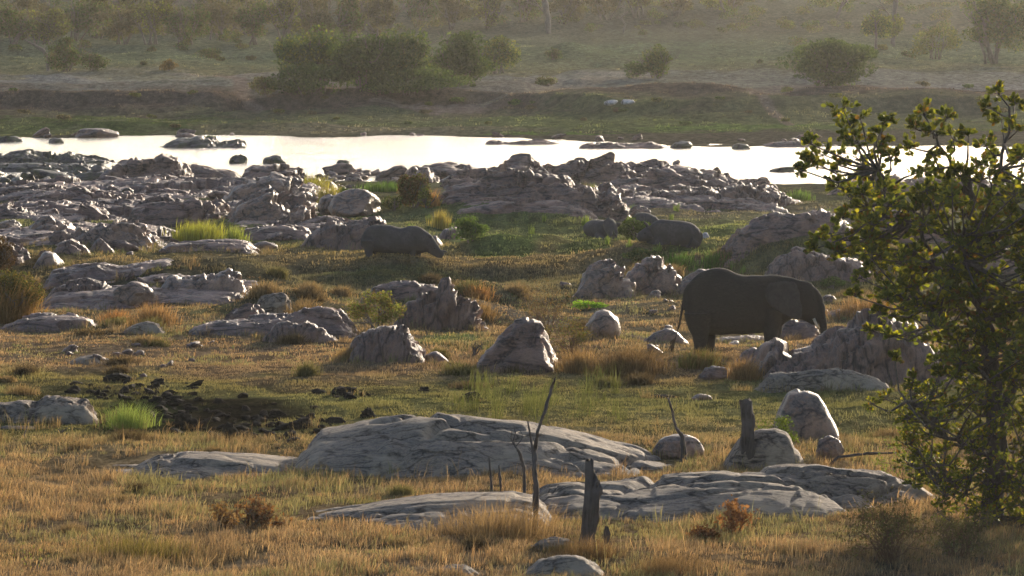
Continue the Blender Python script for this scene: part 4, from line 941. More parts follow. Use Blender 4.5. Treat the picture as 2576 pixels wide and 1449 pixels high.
for i in range(46):
    px = rs.uniform(0, 2560); py = rs.uniform(8, 165) if px > 700 else rs.uniform(100, 165)
    if 660 < px < 1320 and py > 60: continue
    wd = rs.uniform(18, 46)
    bush("small low shrub dotted over the far slope", px-wd/2, px+wd/2, py-wd*.55, py, BR+OG if i % 2 else DG+BR, 260, .3, 700+i, "slope_shrub", "bush", group="low shrubs dotted over the far slope", nl=7, lump=.45, trunk=False)
def dead_tree(label, pts, rad, name="dead_tree", cat="dead tree", mat=None, twigs=0, seed=1, base=None, k=7, group=None, tl=.5, part="trunk", knob=.12):
    rs = np.random.RandomState(seed); x, y, z = hit(*(base or pts[0]))
    root = empty(name, (x, y, z)); tag(root, label, cat, group)
    P = np.array([((px-1288)*y/FD-x, rs.randn()*.03*i, zat(py, y)-z) for i, (px, py) in enumerate(pts)])
    P[0, 2] -= .25
    Q = []; R = []
    rr = np.array(rad, float)*y/FD
    for i in range(len(P)-1):
        m = 6
        for j in range(m):
            t = j/m; Q.append(P[i]*(1-t)+P[i+1]*t+rs.randn(3)*knob*rr[i]); R.append((rr[i]*(1-t)+rr[i+1]*t)*(1+rs.randn()*knob))
    Q.append(P[-1]); R.append(rr[-1])
    mb = MB(); mb.tube(Q, R, k)
    mb.build(part, mat or M_dead, root)
    if twigs:
        m2 = MB()
        for j in range(twigs):
            q = Q[rs.randint(len(Q)//3, len(Q))]; e = rs.randn(3)*.7; e[2] = abs(e[2])+.3; e /= np.linalg.norm(e)
            branchy(m2, q, e, tl, rr.min()*.55, rs, 1, .6)
        m2.build("branch", mat or M_dead, root)
    return root
dead_tree("pale leaning trunk on the far slope near the top edge, centre", [(1380, 84), (1378, 40), (1368, -5), (1360, -60)], [8, 7, 7, 5], mat=M_farbark, twigs=4, tl=3)
dead_tree("leaning dead trunk in front of the dry grey bush, far left", [(120, 178), (122, 145), (108, 125), (62, 100)], [5, 5, 4, 2], mat=M_farbark, twigs=3, tl=1.5)
dead_tree("thin grey trunk on the slope above the leafy tree, right", [(2245, 110), (2250, 50), (2255, -20), (2262, -70)], [7, 6, 5, 4], mat=M_farbark, twigs=3, tl=3)
dead_tree("crooked bare little tree on the far slope right of centre", [(1568, 84), (1572, 60), (1562, 45), (1580, 30)], [3, 2.5, 2, 1.2], mat=M_farbark, twigs=3, tl=1.5)
# mid-ground bushes
bush("brown bush like a stump covered in dry leaves at the water's edge, centre", 1000, 1078, 430, 522, [(.16, .10, .05), (.10, .08, .04), (.12, .13, .05)], 4200, .13, 41, nl=26, lump=.34)
bush("yellow-green skirt of twigs at the right foot of the brown stump-like bush", 1050, 1095, 462, 522, YG+OG, 1100, .13, 42)
bush("low dark green skirt left of the brown stump-like bush", 960, 1020, 488, 528, DG+OG, 1000, .13, 43)
bush("round bright green bush on the river meadow", 1140, 1226, 545, 606, [(.12, .19, .045), (.09, .14, .04), (.16, .22, .06)], 4200, .11, 44, nl=28)
bush("green shrub clump between the resting rhinos", 1556, 1640, 545, 606, [(.08, .12, .035), (.11, .15, .045)], 3000, .11, 45, yoff=.5)
bush("dark green bushy growth behind the blocky boulder pair", 1570, 1668, 622, 662, DG+OG, 2400, .11, 46)
bush("yellow-green shrub growing on top of the dark fractured hump", 872, 1030, 728, 835, [(.22, .24, .06), (.16, .19, .05), (.26, .22, .08), (.2, .13, .06)], 3600, .085, 47, shell=.15, nl=30, lump=.26, depth=1.0, yoff=.9)
bush("bright lime-green herb glowing behind the smooth brown boulder", 1435, 1526, 754, 782, [(.3, .48, .06), (.24, .4, .05)], 1500, .09, 48, "herb", "herb", yoff=.6, depth=.6)
bush("big green-brown bush at the left edge", -30, 105, 672, 808, [(.11, .12, .045), (.08, .09, .035), (.2, .15, .06)], 6500, .09, 49, nl=30, shell=.3)
bush("dark reddish bush at the left edge above the green-brown one", -40, 42, 590, 682, [(.09, .06, .035), (.12, .07, .04)], 3000, .09, 50)
bush("sparse green shrub between the charred post and the egg boulder", 1900, 2012, 1036, 1128, [(.15, .19, .05), (.11, .15, .04)], 900, .075, 51, shell=.1, lump=.3, yoff=-.8, depth=.7)
bush("small dark leafy sprig on the broad pale slab", 1945, 2005, 1228, 1272, [(.10, .09, .045), (.2, .19, .07)], 420, .07, 52, depth=.4)
bush("pale green tuft bush on the small mossy boulder of the left slab ridge", 845, 885, 468, 492, [(.14, .2, .05)], 700, .1, 53)
bush("green moss cushion on the dark river islet", 500, 545, 340, 352, [(.08, .12, .03)], 400, .18, 54, trunk=False)
bush("greenish shrub above the elephant's forehead", 2060, 2125, 694, 726, [(.14, .18, .06), (.1, .13, .05)], 900, .09, 55)
rs = np.random.RandomState(12)
for i in range(40):
    px, py = rs.uniform(-20, 2580), rs.uniform(214, 325); wd = rs.uniform(14, 42)
    bush("small shrub or tussock growing on the far river bank", px-wd/2, px+wd/2, py-wd*.4, py, [OG, DG, BR][i % 3], 240, .22, 1300+i, "bank_shrub", "bush", group="small shrubs on the far river bank", nl=7, lump=.5, trunk=False)
# bare twiggy bushes
def twigbush(label, px, base, hpx, wpx, n=16, seed=1, mat=None, leaves=0, lc=None, r=.02, depth=3, leaf=.06):
    rs = np.random.RandomState(seed); x, y, z = hit(px, base); Hh = hpx*y/FD; ww = wpx*.5*y/FD
    root = empty("twiggy_bush", (x, y, z)); tag(root, label, "bush")
    mb = MB(); tips = []
    for j in range(n):
        e = np.array([rs.randn()*ww/Hh*.75, rs.randn()*.4, 1.]); e /= np.linalg.norm(e)
        branchy(mb, (rs.randn()*ww*.12, rs.randn()*.1, -.05), e, Hh*.45, r, rs, depth, .5, tips=tips, k=4, up=.05)
    mb.build("twigs", mat or M_twig, root)
    if leaves:
        T = np.array(tips); P = T[rs.randint(len(T), size=leaves)]+rs.randn(leaves, 3)*.07
        V, F, C = leaf_faces(P, leaf, lc, rs); mesh("leaves", V, F, M_far, root, False, C)
    return root
twigbush("bare reddish twig bush behind the pyramid boulder", 1372, 870, 185, 150, 14, 1, leaves=1500, lc=[(.22, .14, .07), (.16, .12, .06)])
twigbush("lower right half of the bare twig bush, with a few olive leaves", 1440, 895, 110, 110, 14, 2, leaves=1600, lc=[(.2, .14, .06), (.14, .15, .05)])
twigbush("small charred twig tangle left of the pyramid boulder", 1192, 898, 62, 40, 6, 3, M_dead, r=.03, depth=2)
twigbush("grey-brown twiggy bush in the lower right, in front of the slab", 2240, 1415, 190, 220, 20, 4, r=.018, leaves=2200, lc=[(.2, .15, .08), (.14, .13, .06)])
twigbush("thorny twig tangle at the foot of the leafy tree", 2400, 1400, 140, 200, 16, 5, r=.016, leaves=1200, lc=[(.15, .13, .07)])
twigbush("dry branch with curled orange leaves lying in the foreground grass", 1845, 1352, 105, 110, 6, 6, r=.022, leaves=420, lc=[(.30, .15, .085), (.24, .12, .07)], depth=2, leaf=.11)
twigbush("heap of fallen brown leaves and twigs on the grass, left of the orange-leaved branch", 1775, 1362, 45, 130, 10, 7, r=.016, leaves=900, lc=[(.3, .14, .07), (.22, .11, .06)], depth=2, leaf=.1)
twigbush("broken brown branch with shredded bark lying left of the slabs", 640, 1330, 95, 190, 10, 8, r=.03, leaves=900, lc=[(.26, .13, .07), (.2, .14, .1)], depth=2, leaf=.1)
twigbush("second part of the fallen brown branch, nearer the left", 560, 1325, 70, 120, 8, 9, r=.03, leaves=380, lc=[(.26, .15, .08)], depth=2, leaf=.09)
twigbush("thin dark weed standing before the flat front slab", 912, 1318, 62, 18, 3, 10, M_dead, r=.012, depth=1)
twigbush("spindly green weed at the bottom left corner", 78, 1445, 130, 50, 2, 11, r=.012, depth=1, leaves=40, lc=[(.2, .22, .07)])
twigbush("sparse green twigs reaching left from the tree's foot", 2290, 1230, 150, 160, 8, 12, r=.014, leaves=900, lc=[(.2, .26, .06), (.16, .2, .05)])

# stumps and dead saplings
def stump(label, px, base, top, w0, w1, seed, split=True, name="dead_stump"):
    rs = np.random.RandomState(seed); x, y, z = hit(px, base); s = y/FD
    Hh = (base-top)*s; n = 46; k = 26; V = []
    lean = rs.randn()*.05
    for i in range(n):
        t = i/(n-1)
        r = (w0*(1-t)+w1*t)*.5*s*(1+.55*max(0, .12-t)/.12)
        for j in range(k):
            a = 2*math.pi*j/k
            rr = r*(1+.22*math.sin(a*3+seed)+.14*math.sin(a*7+t*3))*(1+.07*math.sin(t*9+seed)+(.12 if .60 < t < .82 else 0)*max(0, math.cos(a)))
            tt = t
            if split and t > .70 and math.cos(a) > -.1: tt = .70+.035*math.sin(a*9)+.04*rs.rand()*(t-.7)/.3
            V.append((math.cos(a)*rr+lean*t*Hh+.05*Hh*math.sin(t*4)*.4, math.sin(a)*rr, Hh*tt+(.03*rs.randn() if t > .95 else 0)))
    V = np.array(V); nn = fbm3(V[:, 0]*9, V[:, 1]*9, V[:, 2]*1.6, 3, seed)
    V[:, 0] *= 1+nn*.6; V[:, 1] *= 1+nn*.6; V[:, 2] -= .05
    F = [(i*k+j, i*k+(j+1) % k, (i+1)*k+(j+1) % k, (i+1)*k+j) for i in range(n-1) for j in range(k)]+[tuple((n-1)*k+j for j in range(k))]
    o = mesh(name, V, F, M_dead, None, True, None, (x, y, z)); tag(o, label, "stump"); return o
stump("broken bleached stump with splintered top in the foreground centre", 1474, 1375, 1152, 37, 31, 3)
stump("charred upright post-like stump beside the cracked blue-grey boulder", 1877, 1180, 1003, 31, 27, 5, False)
stump("short splinter of wood right of the broken bleached stump", 1522, 1372, 1322, 18, 8, 7, False)
dead_tree("tallest crooked dead sapling, rising over the large whaleback slab", [(1345, 1345), (1350, 1250), (1345, 1180), (1347, 1130), (1352, 1085), (1372, 1030), (1388, 975), (1396, 950)], [8, 7, 6, 5, 4, 4.5, 4, 3], "dead_sapling", "dead sapling", seed=2, twigs=2, tl=.25)
dead_tree("forked dead sapling left of the tallest one", [(1318, 1290), (1320, 1220), (1318, 1175), (1305, 1135), (1290, 1110)], [6, 5, 4.5, 4, 3], "dead_sapling", "dead sapling", seed=3, twigs=3, tl=.3)
dead_tree("thin dead stick leftmost of the sapling group", [(1237, 1265), (1236, 1215), (1230, 1150)], [4.5, 3.5, 2.2], "dead_sapling", "dead sapling", seed=4)
dead_tree("short dead twig between the leftmost stick and the forked sapling", [(1262, 1240), (1258, 1200), (1255, 1172)], [4, 3, 2], "dead_sapling", "dead sapling", seed=5)
dead_tree("thin dark stem leaning left beside the tallest dead sapling", [(1345, 1165), (1338, 1120), (1328, 1060)], [4, 3, 2], "dead_sapling", "dead sapling", seed=6, base=(1345, 1345))
dead_tree("thin crooked dead sapling in front of the half-hidden brown boulder", [(1722, 1160), (1718, 1100), (1700, 1075), (1690, 1030), (1680, 1000)], [8, 6, 3.5, 3, 2.5], "dead_sapling", "dead sapling", seed=7, twigs=1, tl=.3)
dead_tree("fallen grey log lying behind the knobbly slab near the tree", [(2060, 1168), (2110, 1150), (2180, 1140), (2260, 1138)], [3, 3.5, 3.5, 2], "fallen_log", "log", seed=8, part="wood")
dead_tree("dark fallen branch with a pale broken end at the left edge", [(-10, 1105), (60, 1112), (120, 1108), (172, 1094)], [6, 8, 10, 6], "fallen_log", "log", seed=9, part="wood", twigs=2, tl=.3)

# ------------------------------------------------------------------ animals
def ringtube(mb, st, k=24, sup=2.0):
    """st: rows of (x, y, z, half-width across, half-height, pitch) ; rings stand across the x axis, pitched about y"""
    V = []; n = len(st)
    for (x, y, z, a, b, p) in st:
        for j in range(k):
            t = 2*math.pi*j/k; c, s = math.cos(t), math.sin(t)
            u = math.copysign(abs(c)**(2/sup), c)*a; v = math.copysign(abs(s)**(2/sup), s)*b
            V.append((x-v*math.sin(p), y+u, z+v*math.cos(p)))
    F = [(i*k+j, i*k+(j+1) % k, (i+1)*k+(j+1) % k, (i+1)*k+j) for i in range(n-1) for j in range(k)]
    F += [tuple(range(k))[::-1], tuple((n-1)*k+j for j in range(k))]
    mb.add(V, F)
def prof_body(mb, rows, tr, k=28, sup=2.3, y=0.):
    """rows: (cx, top, bottom, half width m) in crop pixels"""
    rows = np.array(rows, float); xs = np.linspace(rows[0, 0], rows[-1, 0], 34)
    st = []
    for x in xs:
        t, b, wd = (np.interp(x, rows[:, 0], rows[:, i]) for i in (1, 2, 3))
        X, Z1 = tr(x, t); _, Z0 = tr(x, b)
        st.append((X, y, (Z1+Z0)/2, wd, (Z1-Z0)/2, 0.))
    ringtube(mb, st, k, sup)
def limb(mb, pts, tr, y, k=18, flat=1.0):
    """pts: (cx, cy, radius m[, y offset]) down the limb"""
    P = []; R = []
    for q in pts:
        X, Z = tr(q[0], q[1]); P.append((X, y+(q[3] if len(q) > 3 else 0), Z)); R.append(q[2])
    P = np.array(P); R = np.array(R)
    t = np.linspace(0, len(P)-1, (len(P)-1)*4+1); P2 = np.stack([np.interp(t, np.arange(len(P)), P[:, i]) for i in range(3)], -1)
    mb.tube(P2, np.interp(t, np.arange(len(P)), R), k)
def body_mesh(mb, name, voxel, smooth, mat, root):
    o = mb.build("tmp", None, None)
    m = o.modifiers.new("r", 'REMESH'); m.mode = 'VOXEL'; m.voxel_size = voxel; m.use_smooth_shade = True
    s = o.modifiers.new("s", 'SMOOTH'); s.factor = .6; s.iterations = smooth
    dg = bpy.context.evaluated_depsgraph_get(); e = o.evaluated_get(dg)
    me = bpy.data.meshes.new_from_object(e); me.name = name
    old = o.data; bpy.data.objects.remove(o); bpy.data.meshes.remove(old)
    co_ = np.empty(len(me.vertices)*3, np.float32); me.vertices.foreach_get("co", co_); P = co_.reshape(-1, 3).astype(float)
    nn = np.empty(len(me.vertices)*3, np.float32); me.vertices.foreach_get("normal", nn); nn = nn.reshape(-1, 3)
    d = fbm3(P[:, 0]*2.2, P[:, 1]*2.2, P[:, 2]*2.2, 3, 5)*.035+fbm3(P[:, 0]*3, P[:, 1]*3, P[:, 2]*11, 2, 9)*.012
    P = P+nn*d[:, None]
    me.vertices.foreach_set("co", P.astype(np.float32).ravel()); me.materials.clear(); me.materials.append(mat)
    me.polygons.foreach_set("use_smooth", np.ones(len(me.polygons), bool)); me.update()
    r = bpy.data.objects.new(name, me); COL.objects.link(r); r.parent = root; return r
def small(name, mb, mat, root): return mb.build(name, mat, root)
def flap(mb, pts, tr, y0, thick, bulge=.05, out=.0):
    """ear: closed outline in crop pixels, thickness across y; out swings its rear edge away from the body"""
    P = np.array([tr(*p) for p in pts]); c = P.mean(0)
    V = []; n = len(P); x0 = P[:, 0].max(); wdt = np.ptp(P[:, 0])
    def yy(p): return y0-out*((x0-p[0])/wdt)
    rings = [(1.0, 0), (.85, 1), (.45, 1), (0.1, 1)]
    for sgn in (-1, 1):
        for (s, q) in rings:
            for p in P:
                z = c+(p-c)*s; V.append((z[0], yy(z)+sgn*(thick*.5*q)-bulge*(1-s), z[1]))
    F = []
    for h in (0, 1):
        for r_ in range(3):
            for j in range(n):
                a = h*4*n+r_*n+j; b = h*4*n+r_*n+(j+1) % n; F.append((a, b, b+n, a+n) if h else (a, a+n, b+n, b))
        F.append(tuple(h*4*n+3*n+j for j in range(n)) if h else tuple(3*n+j for j in range(n))[::-1])
    for j in range(n): F.append((j, (j+1) % n, 4*n+(j+1) % n, 4*n+j))
    mb.add(V, F)

def elephant():
    x0, y0, g = hit(1745, 890)
    Sx = y0/FD*.6289/3.22                      # metres per crop pixel
    cx0, cy0 = 1300, 1338
    X0 = ((2600+cx0/3.22)*.6289-1288)*y0/FD
    root = empty("elephant", (X0, y0, g)); tag(root, "dark grey elephant with small tusks standing side-on behind the layered outcrop, facing right", "elephant")
    tr = lambda a, b: ((a-cx0)*Sx, (cy0-b)*Sx)
    mb = MB()
    prof_body(mb, [(440, 520, 760, .12), (465, 470, 850, .30), (510, 420, 960, .44), (600, 335, 1045, .56), (700, 272, 1085, .64), (800, 235, 1092, .70), (900, 224, 1096, .73), (1000, 242, 1094, .76),
                   (1100, 292, 1090, .78), (1200, 326, 1086, .78), (1300, 330, 1080, .76), (1400, 328, 1070, .72), (1500, 320, 1058, .66), (1580, 314, 1040, .60), (1660, 330, 1000, .52), (1760, 348, 930, .42), (1850, 362, 880, .36), (1900, 380, 860, .3)], tr)
    # head
    prof_body(mb, [(1800, 372, 860, .28), (1880, 376, 880, .36), (1950, 388, 896, .38), (2020, 400, 905, .36), (2080, 425, 915, .32), (2125, 480, 925, .26), (2150, 560, 925, .20)], tr, sup=2.1)
    limb(mb, [(2060, 520, .20), (2115, 570, .21), (2155, 650, .20), (2185, 760, .19), (2205, 860, .165), (2225, 950, .145), (2240, 1040, .125), (2235, 1130, .11), (2210, 1210, .10), (2180, 1260, .095)], tr, 0)
    limb(mb, [(2010, 850, .18), (2060, 900, .12), (2110, 945, .07), (2125, 960, .05)], tr, 0)           # lower jaw
    # near hind, far hind, near fore, far fore
    for pts, yy in (([(620, 800, .52), (625, 950, .42), (640, 1080, .30), (645, 1180, .245), (648, 1260, .225), (655, 1330, .25), (655, 1352, .25)], -.36),
                    ([(700, 850, .46), (740, 980, .36), (758, 1090, .265), (768, 1180, .21), (772, 1260, .19), (775, 1335, .21), (777, 1352, .21)], .36),
                    ([(1560, 750, .42), (1560, 900, .35), (1550, 1050, .27), (1545, 1160, .22), (1545, 1240, .20), (1550, 1325, .235), (1550, 1350, .235)], -.34),
                    ([(1600, 800, .36), (1610, 950, .28), (1612, 1080, .23), (1610, 1180, .19), (1606, 1260, .18), (1606, 1340, .20)], .34)):
        limb(mb, pts, tr, yy)
    # tail
    limb(mb, [(462, 560, .10), (440, 640, .075), (420, 720, .055), (400, 840, .045), (380, 950, .038), (350, 1060, .032), (325, 1150, .028), (305, 1200, .02)], tr, -.02, 10)
    # ears hang against the neck, part of the body surface
    ear = [(1860, 385), (1760, 372), (1640, 378), (1560, 400), (1510, 440), (1478, 500), (1470, 560), (1490, 640), (1535, 710), (1600, 765), (1680, 815), (1750, 858), (1830, 886), (1900, 896), (1950, 880), (1960, 800), (1945, 690), (1925, 570), (1900, 460)]
    flap(mb, ear, tr, -.50, .08, .03, .42)
    m2 = [(a, b) for a, b in ear]
    b_ = MB(); flap(b_, ear, tr, -.50, .08, .03, .42); Vv = b_.V[0].copy(); Vv[:, 1] *= -1
    mb.add(Vv, [tuple(reversed(f)) for f in b_.F])
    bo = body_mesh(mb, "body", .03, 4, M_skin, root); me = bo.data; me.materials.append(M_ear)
    E = np.array([tr(*p) for p in ear]); nE = len(E)
    cen = np.empty(len(me.polygons)*3, np.float32); me.polygons.foreach_get("center", cen); cen = cen.reshape(-1, 3)
    ins = np.zeros(len(cen), bool); j = nE-1
    for i in range(nE):
        c1 = (E[i, 1] > cen[:, 2]) != (E[j, 1] > cen[:, 2])
        ins ^= c1 & (cen[:, 0] < (E[j, 0]-E[i, 0])*(cen[:, 2]-E[i, 1])/(E[j, 1]-E[i, 1]+1e-9)+E[i, 0]); j = i
    ins &= np.abs(cen[:, 1]) > .46
    me.polygons.foreach_set("material_index", ins.astype(np.int32)); me.update()
    for s in (-1, 1):
        t = MB(); limb(t, [(2105, 880, .052), (2125, 930, .045), (2150, 975, .034), (2185, 1005, .012)], tr, .17*s, 10, 1); t.build("tusk", M_tusk, root)
        e = MB(); V, F = ico(2); X, Z = tr(2098, 640); e.add(V*.032+np.array([X, s*.265, Z]), F); e.build("eye", M_eye, root)
    t = MB(); rs = np.random.RandomState(3)
    for i in range(46):
        a = 1130+rs.rand()*80; X, Z = tr(335-(a-1130)*.4, a); X2, Z2 = tr(262+rs.randn()*16, 1300+rs.randn()*40)
        if i % 5 == 0: X2, Z2 = tr(250+rs.rand()*20, 1215+rs.randn()*25)
        t.tube([(X, -.02+rs.randn()*.01, Z), ((X+X2)/2, -.02+rs.randn()*.03, (Z+Z2)/2+.02), (X2, -.02+rs.randn()*.04, Z2)], [.012, .012, .004], 4)
    t.build("tail_tuft", M_hair, root)
    for (cx, yy, rr) in ((655, -.36, .2), (775, .36, .17), (1550, -.34, .19)):
        m = MB(); V, F = ico(2)
        for j in (-1, 0, 1):
            X, Z = tr(cx, 1342); m.add(V*np.array([.04, .05, .045])+np.array([X+rr*.93, yy+j*.09, Z-.005]), F)
        m.build("toenails", M_tusk, root)
elephant()

def rhino_standing():
    x0, y0, g = hit(935, 636); y0 -= .6; g = gz((935-1288)*y0/FD, y0)-.12
    Sx = y0/FD*.6289/4.675; cx0 = 1000
    cy0 = 1018; X0 = ((1350+cx0/4.675)*.6289-1288)*y0/FD
    root = empty("rhinoceros", (X0, y0, g)); tag(root, "grey rhino standing with its head down grazing, facing right, in front of the ribbed rocks", "rhinoceros")
    tr = lambda a, b: ((a-cx0)*Sx, (cy0-b)*Sx)
    mb = MB()
    prof_body(mb, [(455, 620, 800, .20), (490, 540, 850, .36), (560, 450, 880, .46), (640, 408, 890, .52), (720, 394, 900, .56), (820, 392, 915, .60), (920, 396, 945, .66), (1020, 408, 962, .70), (1120, 440, 965, .70), (1210, 452, 962, .68),
                   (1300, 432, 955, .64), (1400, 420, 945, .58), (1500, 430, 935, .52), (1580, 462, 925, .44), (1650, 515, 905, .34), (1720, 570, 895, .28)], tr)
    # head pitched down to the grass
    limb(mb, [(1620, 680, .36), (1700, 730, .31), (1770, 800, .25), (1840, 870, .21), (1900, 920, .175), (1950, 955, .155), (1985, 972, .12)], tr, 0)
    limb(mb, [(1700, 820, .22), (1790, 900, .17), (1880, 965, .13), (1960, 985, .10)], tr, 0)
    for pts, yy in (([(585, 680, .36), (590, 800, .27), (585, 880, .19), (600, 950, .155), (600, 1005, .17), (602, 1020, .17)], -.28), ([(640, 700, .33), (665, 820, .22), (655, 900, .165), (665, 960, .14), (668, 1020, .15)], .28),
                    ([(1400, 780, .28), (1400, 880, .20), (1395, 960, .155), (1400, 1020, .16)], -.26), ([(1500, 800, .26), (1500, 900, .18), (1500, 960, .14), (1505, 1020, .15)], .26)):
        limb(mb, pts, tr, yy)
    for s in (-1, 1):
        limb(mb, [(1665, 600, .055), (1700, 590, .075), (1735, 615, .07), (1762, 650, .035)], tr, .2*s, 10)       # ears
    limb(mb, [(470, 600, .045), (450, 690, .03), (448, 790, .022)], tr, 0, 8)
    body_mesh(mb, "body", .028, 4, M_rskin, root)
    h = MB(); limb(h, [(1925, 915, .085), (1975, 895, .06), (2020, 900, .035), (2055, 915, .01)], tr, 0, 10); h.build("horn", M_dark, root)
    h = MB(); limb(h, [(1850, 850, .065), (1885, 838, .04), (1905, 830, .012)], tr, 0, 10); h.build("horn", M_dark, root)
    for s in (-1, 1):
        e = MB(); V, F = ico(2); X, Z = tr(1815, 838); e.add(V*.025+np.array([X, s*.205, Z]), F); e.build("eye", M_eye, root)
rhino_standing()

def rhino_lying(kind):
    if kind == 0:
        px, base, cx0, cy0 = 1700, 612, 1720, 852; lab = "rhino lying on its belly, rump and tail to the right, nearest of the resting group"
    elif kind == 1:
        px, base, cx0, cy0 = 1520, 597, 500, 735; lab = "rhino lying head-on with both ears up, at the left of the resting group"
    else:
        px, base, cx0, cy0 = 1620, 586, 1200, 640; lab = "rhino lying mostly hidden behind the other two, only back and one ear showing"
    x0, y0, g = hit(px, base)
    if kind == 2: y0 += 2.5; g = gz(x0, y0)
    Sx = y0/FD*.6289/4.26; X0 = ((2300+cx0/4.26)*.6289-1288)*y0/FD
    gg = zat((780+cy0/4.26)*.6289, y0)
    root = empty("rhinoceros", (X0, y0, gg)); tag(root, lab, "rhinoceros", "rhinos resting on the green river meadow")
    tr = lambda a, b: ((a-cx0)*Sx, (cy0-b)*Sx)
    mb = MB()
    if kind == 0:
        prof_body(mb, [(1225, 600, 850, .26), (1280, 520, 880, .38), (1340, 465, 890, .46), (1420, 420, 900, .52), (1500, 408, 905, .56), (1600, 425, 910, .60), (1720, 434, 915, .64), (1850, 448, 920, .64), (1950, 470, 915, .60), (2030, 510, 905, .52),
                       (2090, 560, 890, .42), (2130, 610, 870, .30), (2148, 660, 820, .18)], tr, sup=2.4)
        limb(mb, [(1290, 640, .36), (1210, 670, .30), (1140, 700, .25), (1090, 725, .20), (1060, 745, .16)], tr, -.25)
        for s in (-.15, .32):
            limb(mb, [(1250, 545, .05), (1222, 505, .07), (1190, 470, .05), (1168, 445, .018)], tr, s-.2, 10)
        limb(mb, [(2140, 640, .06), (2165, 680, .04), (2172, 730, .03), (2150, 790, .025), (2118, 838, .02)], tr, -.1, 8)
        limb(mb, [(1950, 800, .30), (2050, 850, .18), (1990, 880, .14), (1880, 880, .12)], tr, -.45)
        limb(mb, [(1450, 800, .26), (1400, 870, .16), (1310, 880, .13)], tr, -.4)
        body_mesh(mb, "body", .03, 4, M_rskin, root)
        h = MB(); limb(h, [(1085, 705, .08), (1045, 668, .05), (1020, 630, .012)], tr, -.28, 10); h.build("horn", M_dark, root)
        e = MB(); V, F = ico(2); X, Z = tr(1185, 640); e.add(V*.028+np.array([X, -.25-.27, Z]), F); e.build("eye", M_eye, root)
    elif kind == 1:
        # body runs away from the camera, the head comes forward and down to the right
        st = []
        for (yy, cx, top, bot, wd) in ((2.9, 330, 520, 735, .25), (2.6, 350, 470, 760, .5), (2.0, 380, 450, 780, .66), (1.3, 420, 440, 790, .66), (.7, 460, 440, 790, .58), (.2, 500, 445, 780, .46), (-.2, 540, 470, 770, .36)):
            X, Z1 = tr(cx, top); _, Z0 = tr(cx, bot); st.append((yy, X, (Z1+Z0)/2, wd, (Z1-Z0)/2))
        k = 24; V = []
        for (yy, X, zc, a, b) in st:
            for j in range(k):
                t = 2*math.pi*j/k; V.append((X+a*math.cos(t), yy, zc+b*math.sin(t)))
        n = len(st); F = [(i*k+j, i*k+(j+1) % k, (i+1)*k+(j+1) % k, (i+1)*k+j) for i in range(n-1) for j in range(k)]+[tuple(range(k))[::-1], tuple((n-1)*k+j for j in range(k))]
        mb.add(V, F)
        limb(mb, [(575, 510, .34, .1), (600, 540, .33, -.15), (625, 600, .28, -.5), (640, 650, .235, -.8), (650, 690, .20, -1.0), (655, 705, .17, -1.12)], tr, 0)
        limb(mb, [(556, 480, .09, -.05), (563, 440, .115, -.1), (570, 400, .08, -.1), (578, 372, .02, -.1)], tr, 0, 10)
        limb(mb, [(660, 525, .09, -.1), (705, 512, .12, -.12), (748, 496, .09, -.12), (775, 478, .02, -.12)], tr, 0, 10)
        limb(mb, [(400, 700, .22, .1), (450, 740, .16, -.5), (500, 745, .13, -.8)], tr, 0)
        body_mesh(mb, "body", .026, 2, M_rskin, root)
        h = MB(); limb(h, [(652, 650, .075, -1.1), (650, 610, .05, -1.22), (645, 570, .012, -1.28)], tr, 0, 10); h.build("horn", M_dark, root)
        for dx in (-42, 42):
            e = MB(); V, F = ico(2); X, Z = tr(612+dx, 570); e.add(V*.028+np.array([X, -.42, Z]), F); e.build("eye", M_eye, root)
    else:
        prof_body(mb, [(930, 480, 620, .2), (970, 370, 660, .4), (1030, 315, 680, .5), (1100, 296, 690, .56), (1200, 300, 700, .6), (1300, 330, 700, .6), (1380, 370, 690, .5), (1430, 420, 670, .35), (1460, 480, 640, .2)], tr)
        limb(mb, [(1040, 470, .34, 0), (1020, 520, .3, -.4), (1000, 570, .24, -.8), (985, 610, .2, -1.0)], tr, 0)
        limb(mb, [(1110, 420, .06, -.3), (1140, 400, .07, -.35), (1165, 385, .03, -.35)], tr, 0, 10)
        body_mesh(mb, "body", .03, 4, M_rskin, root)
for k_ in (0, 1, 2): rhino_lying(k_)

